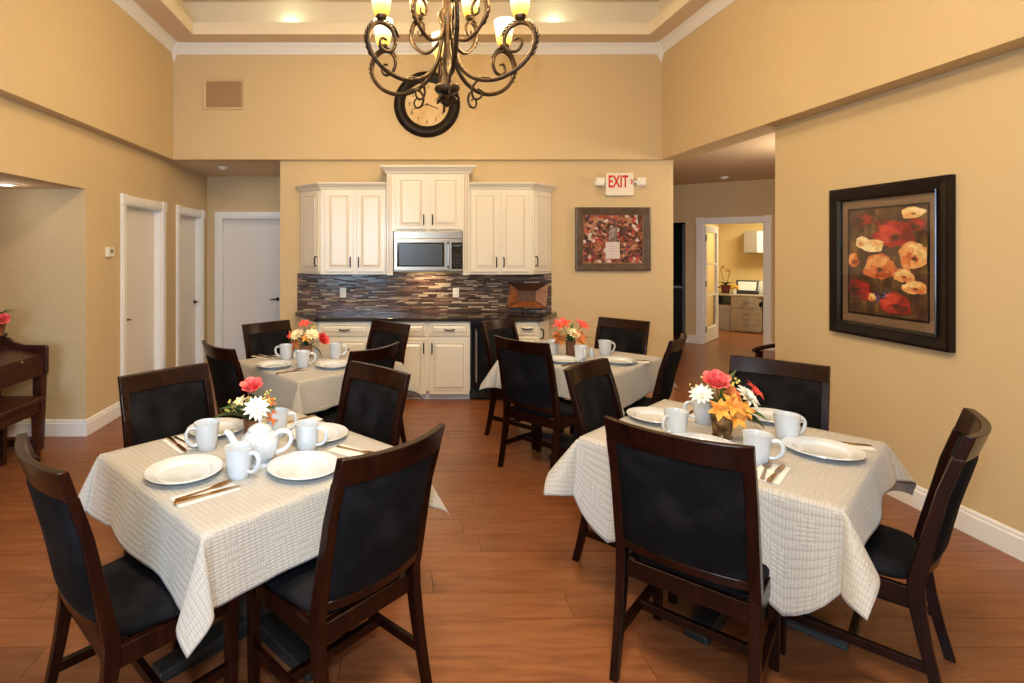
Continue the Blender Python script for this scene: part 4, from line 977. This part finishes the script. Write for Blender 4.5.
# ================================================================== CHAIRS
def make_chair():
    t = thing('dining_chair', '', 'chair')
    W = .222
    def yb(z): return -.205-.20*max(0, z-.45)-.10*max(0, z-.80)**1.0
    for s in (-1, 1):
        secs = []
        for z in (0, .12, .25, .38, .46, .55, .68, .80, .93):
            y = yb(z) if z > .45 else -.205-.085*((.45-z)/.45)**1.4
            wd = .030+.006*min(1, z/.3); dp = .032+.016*math.exp(-((z-.45)/.22)**2)
            secs.append((s*W-wd/2-(s > 0)*0, s*W+wd/2, y-dp/2, y+dp/2, z))
        MB().sweep_rect(secs).build('back_post', 'wood', t, bevel=.003)
    def bow(x): return -.042*(1-(x/(W+.018))**2)
    def curved(z0, z1, th, x1, n=12, crown=0.0, dz=0):
        rings = []
        for i in range(n+1):
            x = -x1+2*x1*i/n; q0, q1 = yb(z0)+bow(x)+dz, yb(z1)+bow(x)+dz; zz1 = z1+crown*(1-(x/x1)**2)
            rings.append([(x, q0-th/2, z0), (x, q0+th/2, z0), (x, q1+th/2, zz1), (x, q1-th/2, zz1)])
        return MB().loft(rings)
    curved(.922, 1.015, .030, W+.017, crown=-.006).build('top_rail', 'wood', t, bevel=.004, smooth=True, angle=40)
    curved(.492, .527, .026, W-.016).build('lower_rail', 'wood', t, bevel=.003, smooth=True, angle=40)
    # upholstered back: softly rounded panel
    rings = []; n = 12; x1 = W-.018
    for i in range(n+1):
        x = -x1+2*x1*i/n; ed = min(1, (1-abs(x/x1))*8+.35); R_ = []
        for zq in (.528, .56, .72, .89, .921):
            R_.append((x, yb(zq)+bow(x)+.019*ed*(1 if .54 < zq < .91 else .6), zq))
        for zq in (.921, .89, .72, .56, .528):
            R_.append((x, yb(zq)+bow(x)-.019*ed*(1 if .54 < zq < .91 else .6), zq))
        rings.append(R_)
    MB().loft(rings).build('back_panel', 'suede', t, smooth=True, angle=60)
    for s in (-1, 1):
        MB().sweep_rect([(s*.215-.016, s*.215+.016, .175, .207, 0), (s*.215-.021, s*.215+.021, .168, .212, .42)]).build('front_leg', 'wood', t, bevel=.003)
        MB().bar((s*.217, -.19, .405), (s*.216, .17, .405), .024, .065).build('side_rail', 'wood', t, bevel=.002)
        MB().bar((s*.220, -.235, .17), (s*.215, .18, .17), .022, .034).build('side_stretcher', 'wood', t, bevel=.002)
    MB().box(-.195, .195, .176, .2, .372, .438).build('front_rail', 'wood', t, bevel=.002)
    MB().box(-.206, .206, -.215, -.19, .372, .438).build('rear_rail', 'wood', t, bevel=.002)
    MB().box(-.208, .208, -.045, -.02, .155, .19).build('cross_stretcher', 'wood', t, bevel=.002)
    # cushion
    rings = []
    for z, k in ((.437, .96), (.445, 1.0), (.462, 1.0), (.475, .96), (.483, .85), (.487, .55)):
        R_ = []
        for i in range(32):
            a = 2*PI*i/32; ca, sa = cos(a), sin(a); e = .28
            x = (abs(ca)**e)*(1 if ca > 0 else -1); y = (abs(sa)**e)*(1 if sa > 0 else -1)
            R_.append((x*.224*(k)*(1 if y > 0 else .88+.12*(y+1)), .012+y*.212*k, z))
        rings.append(R_)
    MB().loft(rings).build('seat', 'suede', t, smooth=True, angle=60)
    return t
proto = make_chair(); used = [False]
def chair(mx, my, face_deg, label, hz_=.985):
    # mx,my: ground point below the middle of the top rail; face_deg: direction the sitter faces
    o = proto if not used[0] else copy_tree(proto); used[0] = True
    a = math.radians(face_deg); off = .335
    o.location = (mx+off*cos(a), my+off*sin(a), 0); o.rotation_euler = (0, 0, a-PI/2)
    o.scale = (1, 1, hz_); o['label'] = label; o['category'] = 'chair'; o['group'] = 'dark wood dining chairs'
    return o
D = 'black-backed dark wood chair '
chair(-1.10, 1.70, 46, D+'at the extreme left, lower corner', 1.0)
chair(0, 1.80, 135, D+'seen from behind, right of the teapot table', 1.0)
chair(-1.23, 2.92, -43, D+'behind the teapot table, left of its flowers')
chair(-0.093, 2.97, -137, D+'between the teapot table and the table behind it')
chair(0.97, 1.897, 47, D+'seen from behind, before the table with orange flowers', 1.0)
chair(2.095, 1.995, 134, D+'standing edge-on nearest the right baseboard', 1.0)
chair(2.22, 3.16, -134, D+'facing the camera below the poppy painting')
chair(1.085, 3.07, -46, D+'between the two right-hand tables')
chair(-1.2, 3.70, 42, D+'left of the back left table, before the white doors')
chair(-.13, 3.63, 141, D+'at the near right side of the back left table')
chair(-1.14, 4.84, -44, D+'behind the back left table, against the passage door')
chair(-0.04, 4.84, -137, D+'in front of the cream base cabinet doors')
chair(0.905, 3.93, 40, D+'seen from behind, near left of the back right table')
chair(2.085, 4.03, 143, D+'standing edge-on before the right hall opening')
chair(2.12, 5.06, -138, D+'against the tan wall below the photo collage')
chair(0.945, 5.02, -47, D+'in front of the black wine cooler')
# armchair glimpsed behind the end of the right wall
ac = thing('armchair', 'dark wooden armchair glimpsed behind the right wall end', 'chair', (3.93, 5.28, 0), math.radians(95))
for s in (-1, 1):
    MB().sweep_rect([(s*.26-.02, s*.26+.02, .2, .24, 0), (s*.26-.022, s*.26+.022, .195, .245, .62)]).build('front_leg', 'wood', ac)
    MB().sweep_rect([(s*.24-.02, s*.24+.02, -.30, -.26, 0), (s*.24-.02, s*.24+.02, -.24, -.20, .45), (s*.24-.018, s*.24+.018, -.33, -.30, .95)]).build('back_post', 'wood', ac)
    MB().tube(spline([(s*.24, -.27, .70), (s*.27, -.1, .685), (s*.275, .1, .66), (s*.27, .24, .635), (s*.27, .27, .61)], 4), .022, 8).build('arm', 'wood', ac, smooth=True)
MB().box(-.24, .24, -.2, .24, .40, .47).build('seat', 'suede', ac, bevel=.02); MB().box(-.22, .22, -.31, -.27, .55, .93).build('backrest', 'suede', ac, bevel=.015)

# ================================================================== TABLEWARE
ZC0 = ZTOP+.002
plate_prof = [(.001, 0), (.085, 0), (.09, .004), (.112, .018), (.145, .024), (.148, .0265), (.1465, .0285), (.142, .0275), (.116, .0225), (.108, .0195), (.099, .0085), (.093, .0065), (.001, .006)]
PL_ME = None
def plate(px, py, label, r=.148):
    global PL_ME
    p = pt(px, py, ZC0+.02)
    if PL_ME is None:
        PL_ME = MB().lathe(plate_prof, 48).build('dinner_plate', 'porcelain', None, smooth=True, angle=28); o = PL_ME
    else:
        o = PL_ME.copy(); C.objects.link(o)
    o.location = (p.x, p.y, ZC0); o.scale = (r/.148, r/.148, 1)
    return tag(o, label, 'plate', 'white dinner plates')
mug_prof = [(.001, 0), (.030, 0), (.032, .004), (.036, .02), (.040, .05), (.042, .085), (.045, .106), (.0455, .109), (.043, .109), (.040, .10), (.0385, .05), (.034, .02), (.028, .008), (.001, .007)]
MUG = None
def mug(px, py, ang, label, s=1.0):
    # px,py: base centre in the photo; ang: direction of the handle (degrees, world)
    global MUG
    p = pt(px, py, ZC0)
    if MUG is None:
        MUG = thing('mug', '', 'mug'); MB().lathe(mug_prof, 28).build('cup_body', 'porcelain', MUG, smooth=True, angle=60)
        MB().tube(spline([(.038, 0, .088), (.060, 0, .092), (.074, 0, .075), (.070, 0, .045), (.052, 0, .026), (.036, 0, .024)], 5), .0062, 8, sx=1.25).build('handle', 'porcelain', MUG, smooth=True); o = MUG
    else: o = copy_tree(MUG)
    o.location = (p.x, p.y, ZC0); o.rotation_euler = (0, 0, math.radians(ang)); o.scale = (s*1.22, s*1.22, s*1.12)
    tag(o, label, 'mug', 'white mugs'); return o
NAP = {}
def place_cutlery(px, py, ang, where, w=.095, l=.225, items=('fork', 'knife'), dz=0):
    p = pt(px, py, ZC0); a = math.radians(ang)
    if 'n' not in NAP:
        NAP['n'] = MB().box(-.5, .5, -.5, .5, 0, .002).build('napkin', 'napkin', None); o = NAP['n']
    else: o = NAP['n'].copy(); C.objects.link(o)
    o.location = (p.x, p.y, ZC0+.0005); o.rotation_euler = (0, 0, a); o.scale = (l, w, 1)
    tag(o, 'folded white paper napkin '+where, 'napkin', 'paper napkins')
    for k, it in enumerate(items):
        if it not in NAP:
            if it == 'fork':
                q = MB(); n_ = [(-.095, .0035, .003), (-.09, .006, .003), (-.05, .0045, .003), (.02, .003, .003), (.035, .008, .004), (.05, .012, .004)]
                q.loft([[(x, -wd, z), (x, wd, z), (x, wd, z+.002), (x, -wd, z+.002)] for x, wd, z in n_])
                o = thing('fork', '', 'fork'); q.build('stem', 'gold', o)
                for j in range(4): MB().quadbox([(.05, -.012+j*.0065, .004), (.05, -.0075+j*.0065, .004), (.05, -.0075+j*.0065, .006), (.05, -.012+j*.0065, .006), (.095, -.0105+j*.0062, .007), (.095, -.008+j*.0062, .007), (.095, -.008+j*.0062, .0085), (.095, -.0105+j*.0062, .0085)]).build('tine', 'gold', o)
            else:
                o = thing('knife', '', 'knife')
                MB().loft([[(x, -wd, z), (x, wd, z), (x, wd, z+h_), (x, -wd, z+h_)] for x, wd, z, h_ in ((-.105, .004, .003, .003), (-.10, .0075, .003, .005), (-.04, .0055, .003, .005), (-.01, .004, .003, .004))]).build('handle', 'gold', o)
                MB().loft([[(x, -wd*.6, z), (x, wd, z), (x, wd, z+h_), (x, -wd*.6, z+h_)] for x, wd, z, h_ in ((-.01, .004, .003, .004), (.01, .009, .003, .002), (.08, .0095, .003, .0015), (.105, .003, .003, .001))]).build('blade', 'gold', o)
            NAP[it] = o
        else: o = copy_tree(NAP[it])
        off = Vector((cos(a+PI/2), sin(a+PI/2)))*((.02 if k == 0 else -.02))
        o.location = (p.x+off.x, p.y+off.y, ZC0+.0015); o.rotation_euler = (0, 0, a+(.10 if k == 0 else -.04)); o.scale = (1.15*min(1, l/.225), 1.3, 1.2)
        tag(o, 'gold-toned %s %s' % (it, where), it, 'gold-toned cutlery')
# front left table
plate(184.5, 470, 'white dinner plate nearest the front left table edge')
plate(304, 466, 'white dinner plate in front of the teapot handle')
plate(217, 428, 'white dinner plate behind the teapot table, left mug', .14)
plate(319, 433.5, 'white dinner plate behind the mug right of the teapot', .14)
mug(207, 449, 215, 'white mug between the napkin and the teapot spout')
mug(239, 477, -20, 'white mug nearest the camera, in front of the teapot spout')
mug(307, 450, -10, 'white mug right of the teapot, handle turned right')
mug(277, 436, 20, 'white mug half hidden behind the teapot')
place_cutlery(206, 494, 40, 'in front of the front left plate')
place_cutlery(181, 444.5, -48, 'left of the teapot table mugs')
place_cutlery(354, 453, -35, 'beside the chair at right of the teapot table', items=('fork',))
place_cutlery(300, 422, 42, 'at the far corner of the teapot table', items=('knife',))
# teapot
p = pt(260, 464, ZC0)
tp_ = thing('teapot', 'white fluted porcelain teapot beside the flowers', 'teapot', (p.x, p.y, ZC0), math.radians(8))
MB().lathe([(.001, 0), (.052, 0), (.054, .006), (.045, .016), (.050, .024), (.068, .05), (.078, .085), (.074, .115), (.055, .135), (.048, .142), (.046, .142), (.001, .14)], 48, lobes=12, amp=.018).build('pot_body', 'porcelain', tp_, smooth=True, angle=60)
ld = MB().lathe([(.001, .141), (.050, .141), (.051, .146), (.044, .155), (.024, .166), (.010, .170), (.001, .171)], 32).build('lid', 'porcelain', tp_, smooth=True, angle=60)
MB().lathe([(.001, .169), (.006, .170), (.005, .178), (.011, .187), (.009, .198), (.001, .203)], 16).build('finial', 'porcelain', ld, smooth=True)
MB().tube(spline([(-.055, 0, .045), (-.085, 0, .062), (-.105, 0, .095), (-.122, 0, .128), (-.142, 0, .145)], 5), [.024-.014*i/20 for i in range(21)], 12).build('spout', 'porcelain', tp_, smooth=True)
MB().tube(spline([(.055, 0, .118), (.085, 0, .135), (.118, 0, .128), (.128, 0, .095), (.105, 0, .062), (.066, 0, .045)], 5), .0085, 10, sx=1.2).build('handle', 'porcelain', tp_, smooth=True)
# front right table
plate(822.5, 449, 'white dinner plate at the right end of the front right table')
plate(655, 416, 'white dinner plate at the left end of the front right table', .14)
plate(772, 416.5, 'white dinner plate half hidden behind the mugs under the poppy painting', .14)
plate(702, 445, 'white dinner plate hidden behind the front right chair back')
mug(676, 436, 205, 'white mug beside the left plate of the front right table')
mug(757, 462, -35, 'white mug nearest the napkin and fork on the front right table')
mug(787, 440, 5, 'white mug beside the rightmost plate')
mug(704, 423, 165, 'white mug hidden behind the bronze flower vase')
place_cutlery(771, 473, 45, 'in front of the nearest mug on the front right table')
place_cutlery(856, 447, -20, 'at the right edge of the front right table', items=('knife',), l=.13, w=.06)
place_cutlery(693, 416, 40, 'left of the bronze vase', items=('knife',))
place_cutlery(640, 434, -45, 'behind the chair at the left end of the front right table', items=())
# back left table
plate(274, 364.5, 'white dinner plate at the left of the back left table', .135)
plate(333, 364.5, 'white dinner plate at the right of the back left table', .135)
mug(286, 359.5, 170, 'white mug farther left on the back left table')
mug(303, 367, 10, 'white mug in front of the small wooden vase')
mug(335.5, 358, 10, 'white mug right of the small wooden vase')
place_cutlery(291, 372, 35, 'in front of the plate on the back left table')
place_cutlery(264, 357, -35, 'at the far left of the back left table')
# back right table
plate(563, 359.5, 'white dinner plate at the left of the back right table', .135)
plate(619, 360.5, 'white dinner plate at the right of the back right table', .135)
mug(553, 354.5, 150, 'white mug beside the chair back, left of the red flowers')
mug(581, 361, -90, 'white mug in front of the brown glass vase')
mug(605, 355, 10, 'white mug right of the brown glass vase')
place_cutlery(571, 365, 35, 'in front of the vase on the back right table')
place_cutlery(634, 361, -30, 'at the right corner of the back right table', items=('knife',))
def shaker(px, py, label):
    p = pt(px, py, ZC0); t = thing('salt_shaker', label, 'shaker', (p.x, p.y, ZC0), group='white shakers')
    MB().lathe([(.001, 0), (.022, 0), (.023, .004), (.019, .04), (.014, .058), (.001, .058)], 18).build('body', 'porcelain', t, smooth=True, angle=60)
    MB().lathe([(.001, .058), (.0145, .058), (.015, .064), (.010, .072), (.001, .074)], 16).build('cap', 'porcelain', t, smooth=True, angle=60)
shaker(316, 357, 'small white shaker right of the small wooden vase'); shaker(591.5, 356.5, 'small white shaker right of the brown glass vase')
p = pt(297, 357, ZC0); sg = thing('sugar_caddy', 'small cream sugar packet holder beside the wooden vase', 'caddy', (p.x, p.y, ZC0), .4)
MB().box(-.035, .035, -.025, .025, 0, .05).build('holder', 'plastic', sg, bevel=.004)
for k in range(5): MB().box(-.028, .028, -.02+k*.009, -.015+k*.009, .006, .062).build('packet', 'napkin', sg)

# ================================================================== FLOWER ARRANGEMENTS
M['f_red'] = noisy('petal_red', (.62, .035, .03), (.78, .10, .08), 30, .55)
M['f_pink'] = noisy('petal_rose', (.70, .05, .06), (.85, .22, .20), 30, .55)
M['f_white'] = mat('petal_white', (.85, .84, .74), .6)
M['f_cream'] = mat('petal_cream', (.85, .74, .45), .6)
M['f_orange'] = noisy('petal_orange', (.72, .22, .03), (.85, .45, .07), 30, .55)
M['f_rust'] = noisy('petal_rust', (.42, .09, .02), (.60, .18, .04), 30, .55)
M['f_yellow'] = mat('sprig_yellow', (.80, .62, .14), .6)
M['f_heart'] = mat('flower_heart', (.45, .25, .03), .8)
M['stem'] = mat('flower_stem', (.05, .11, .02), .6)
M['vase_bronze'] = noisy('mottled_bronze_vase', (.06, .026, .010), (.36, .22, .10), 26, .25, .55)
M['vase_wood'] = noisy('brown_wood_vase', (.07, .022, .008), (.20, .07, .025), 30, .45, sv=(1, 1, .3))
def bloom(kind, m, parent, p, d, r, seed):
    rg = random.Random(seed); d = Vector(d).normalized(); q = Vector((0, 0, 1)).rotation_difference(d)
    mb = MB(); mt = Matrix.Translation(Vector(p)) @ q.to_matrix().to_4x4()
    if kind == 'rose':
        for ring, (n, rr, hh, op) in enumerate(((3, .28, .95, .15), (5, .55, .95, .35), (6, .85, .82, .5))):
            for k in range(n):
                a = 2*PI*k/n+ring*.5+rg.uniform(-.1, .1); rings = []
                for i in range(6):
                    t = i/5; rad = r*rr*(.25+.75*t**.7)+r*op*.35*t**3; z = r*1.3*hh*t-r*.35*op*t**4; wv = r*(.15+.62*sin(PI*min(1, t*.78+.12)))
                    row_ = []
                    for j in range(5):
                        b = a+(j-2)/2*min(1.1, wv/max(rad, r*.25)*.75); row_.append((rad*cos(b), rad*sin(b), z-abs(j-2)*.03*r*(t > .8)))
                    rings.append(row_)
                mb.loft(rings, closed=False, cap=False)
    elif kind == 'daisy':
        for ring, (n, k_, up_) in enumerate(((13, 1.0, .12), (10, .72, .38), (7, .45, .6))):
            for k in range(n):
                a = 2*PI*k/n+ring*.25+rg.uniform(-.08, .08); leaf_geo(mb, (0, 0, r*.08*ring), (cos(a), sin(a), up_+rg.uniform(-.05, .1)), r*k_, r*.33, .12, n=4, fold=.3)
    elif kind == 'lily':
        for k in range(6):
            a = 2*PI*k/6+rg.uniform(-.1, .1); leaf_geo(mb, (0, 0, 0), (cos(a), sin(a), .75), r*1.1, r*.55, .5, n=5, fold=.35)
    o = mb.xf(mt).build('bloom', M[m], parent, smooth=True, angle=0)
    c = MB().lathe([(.001, 0), (r*.22, r*.05), (r*.16, r*.2), (.001, r*.26)], 10).xf(mt).build('flower_heart', 'f_heart', o, smooth=True)
    return o
def arrangement(px, py, label, vase, flowers, leaves, sprigs, sc_=1.0, seed=1):
    p = pt(px, py, ZC0); t = thing('flower_arrangement', label, 'flowers', (p.x, p.y, ZC0), group='table flower arrangements'); t.scale = (sc_,)*3
    if vase == 'tumbler':
        MB().lathe([(.001, 0), (.040, 0), (.042, .006), (.036, .014), (.038, .03), (.050, .105), (.0505, .11), (.046, .108), (.001, .09)], 24).build('vase', 'vase_bronze', t, smooth=True, angle=60); vh = .105
    elif vase == 'low':
        MB().lathe([(.001, 0), (.034, 0), (.036, .01), (.040, .07), (.043, .09), (.039, .09), (.001, .075)], 22).build('vase', 'vase_wood', t, smooth=True, angle=60); vh = .09
    elif vase == 'square':
        MB().sweep_rect([(-.038, .038, -.038, .038, 0), (-.045, .045, -.045, .045, .10)]).build('vase', 'vase_wood', t, bevel=.004); vh = .10
    else:
        mb = MB().lathe([(.001, 0), (.034, 0), (.036, .008), (.034, .03), (.040, .13), (.042, .135), (.037, .134), (.001, .12)], 24, lobes=8, amp=.02); mb.build('vase', 'vase_wood', t, smooth=True, angle=60); vh = .13
    base = Vector((0, 0, vh-.015))
    for i, (kind, m, x, y, z, r) in enumerate(flowers):
        q = Vector((x, y, vh+z)); d = (q-Vector((0, .02, vh-.05))).normalized()+Vector((0, -.45, .1))
        MB().tube(spline([base, base.lerp(q, .6)+Vector((0, 0, .012)), q], 3), .0022, 5).build('stem', 'stem', t)
        bloom(kind, m, t, q, d, r*1.3, seed*20+i)
    for i, (x, y, z, L, Wd, m) in enumerate(leaves):
        mb = MB(); leaf_geo(mb, (x*.02, y*.02, vh), (x, y, z), L, Wd, .35); mb.build('leaf', m, t, smooth=True, angle=0)
    for i, (x, y, z) in enumerate(sprigs):
        q = Vector((x, y, vh+z)); P = spline([base, base.lerp(q, .55)+Vector((0, 0, .02)), q], 4)
        s_ = MB().tube(P, .0018, 5).build('sprig', 'stem', t); mb = MB(); rg = random.Random(seed*7+i)
        for k in range(9):
            c_ = P[min(len(P)-1, 4+k//2)]+Vector((rg.uniform(-.012, .012), rg.uniform(-.012, .012), rg.uniform(-.006, .012))); rr = rg.uniform(.004, .007)
            mb.lathe([(.0005, -rr), (rr*.8, -rr*.4), (rr*.8, rr*.4), (.0005, rr)], 6, tuple(c_))
        mb.build('buds', 'f_yellow', s_, smooth=True)
    rg = random.Random(seed)
    for k in range(18):
        a = rg.uniform(0, 6.28); mb = MB(); leaf_geo(mb, (0, 0, vh-.01), (cos(a), sin(a), rg.uniform(.4, 1.2)), rg.uniform(.06, .11), .036, .2); mb.build('leaf', 'leaf' if k % 3 else 'leafd', t, smooth=True, angle=0)
arrangement(252, 437, 'rose and white daisy arrangement in a low pot behind the teapot', 'low',
    [('rose', 'f_pink', .0, .01, .125, .042), ('daisy', 'f_white', .035, -.05, .055, .052), ('lily', 'f_rust', .10, -.03, .01, .03), ('lily', 'f_cream', -.05, 0, .07, .03), ('lily', 'f_rust', .07, .03, .06, .03)],
    [(-1, -.3, .05, .19, .055, 'leafd'), (-.9, -.2, .5, .14, .06, 'leaf'), (-.7, -.4, .8, .13, .055, 'leafd'), (.9, -.3, .6, .13, .05, 'leaf'), (-.6, .3, .6, .12, .05, 'leaf'), (.7, .2, .5, .1, .04, 'leaf'), (.2, .6, .6, .12, .05, 'leafd')], [(-.11, 0, .085), (-.13, -.01, .04), (.09, .01, .13), (.11, 0, .09), (-.09, -.02, .065), (.075, -.02, .10), (-.03, .04, .09)], 1.0, 1)
arrangement(722, 437, 'red tulip and orange lily arrangement in a mottled bronze vase', 'tumbler',
    [('rose', 'f_pink', -.035, -.01, .12, .044), ('daisy', 'f_white', -.10, -.02, .085, .042), ('daisy', 'f_white', .085, -.03, .075, .048), ('lily', 'f_orange', .0, -.06, .045, .045), ('lily', 'f_orange', .045, -.06, .03, .04), ('lily', 'f_orange', -.045, -.055, .025, .04), ('lily', 'f_orange', .01, -.07, .0, .04), ('lily', 'f_rust', .02, -.03, .085, .035), ('lily', 'f_red', .13, 0, .09, .04)],
    [(.9, -.7, .1, .15, .075, 'leaf'), (.6, -.6, -.1, .15, .07, 'leafd'), (.28, .1, 1, .2, .03, 'leaf'), (.38, .2, 1, .21, .035, 'leafd'), (-.4, .3, .7, .1, .04, 'leaf')], [(-.14, 0, .12), (-.08, .02, .15), (.06, .02, .12), (.08, .02, .15)], 1.08, 2)
arrangement(306, 357.5, 'red and cream arrangement in a small wooden vase, back left table', 'square',
    [('lily', 'f_red', -.01, 0, .15, .045), ('daisy', 'f_cream', -.06, -.03, .08, .05), ('daisy', 'f_cream', .05, -.03, .08, .05), ('rose', 'f_red', .115, 0, .03, .042), ('lily', 'f_rust', -.07, -.03, .0, .04), ('lily', 'f_red', -.10, 0, .07, .04), ('lily', 'f_orange', .01, -.04, .05, .035)],
    [(-1, -.2, .3, .13, .05, 'leaf'), (.8, -.2, -.55, .16, .03, 'leafd'), (.3, .2, 1, .17, .035, 'leafd')], [(.09, .02, .15), (.06, .02, .16), (-.13, 0, .10)], 1.05, 3)
arrangement(570.5, 357.5, 'red and white arrangement with long leaves in a brown glass vase', 'tall',
    [('lily', 'f_red', -.065, 0, .115, .06), ('lily', 'f_red', .08, 0, .11, .055), ('daisy', 'f_cream', .015, -.03, .06, .045), ('lily', 'f_rust', .045, -.04, .03, .05), ('lily', 'f_rust', -.07, 0, .0, .045), ('lily', 'f_rust', -.10, 0, .04, .035), ('lily', 'f_orange', .06, -.03, .0, .04)],
    [(-1, -.1, .35, .17, .025, 'leafd'), (1, -.2, .15, .19, .03, 'leafd'), (-.4, -.4, .3, .1, .05, 'leaf'), (.2, .3, 1, .15, .035, 'leaf')], [(0, .02, .17), (-.03, .02, .15)], 1.05, 4)
# flowers on the piano
pf = thing('flower_arrangement', 'pink flower in a pot standing on the piano', 'flowers', (-3.19, 4.36, .956), group='table flower arrangements')
MB().lathe([(.001, 0), (.05, 0), (.065, .09), (.07, .10), (.06, .10), (.001, .08)], 18).build('vase', 'vase_wood', pf, smooth=True)
bloom('rose', 'f_pink', pf, (.06, -.02, .12), (.6, -.5, .5), .05, 91)
for k in range(9):
    a = k*.7; mb = MB(); leaf_geo(mb, (0, 0, .09), (cos(a), sin(a), .9), .2, .03, .4); mb.build('leaf', 'leafd' if k % 2 else 'leaf', pf, smooth=True, angle=0)
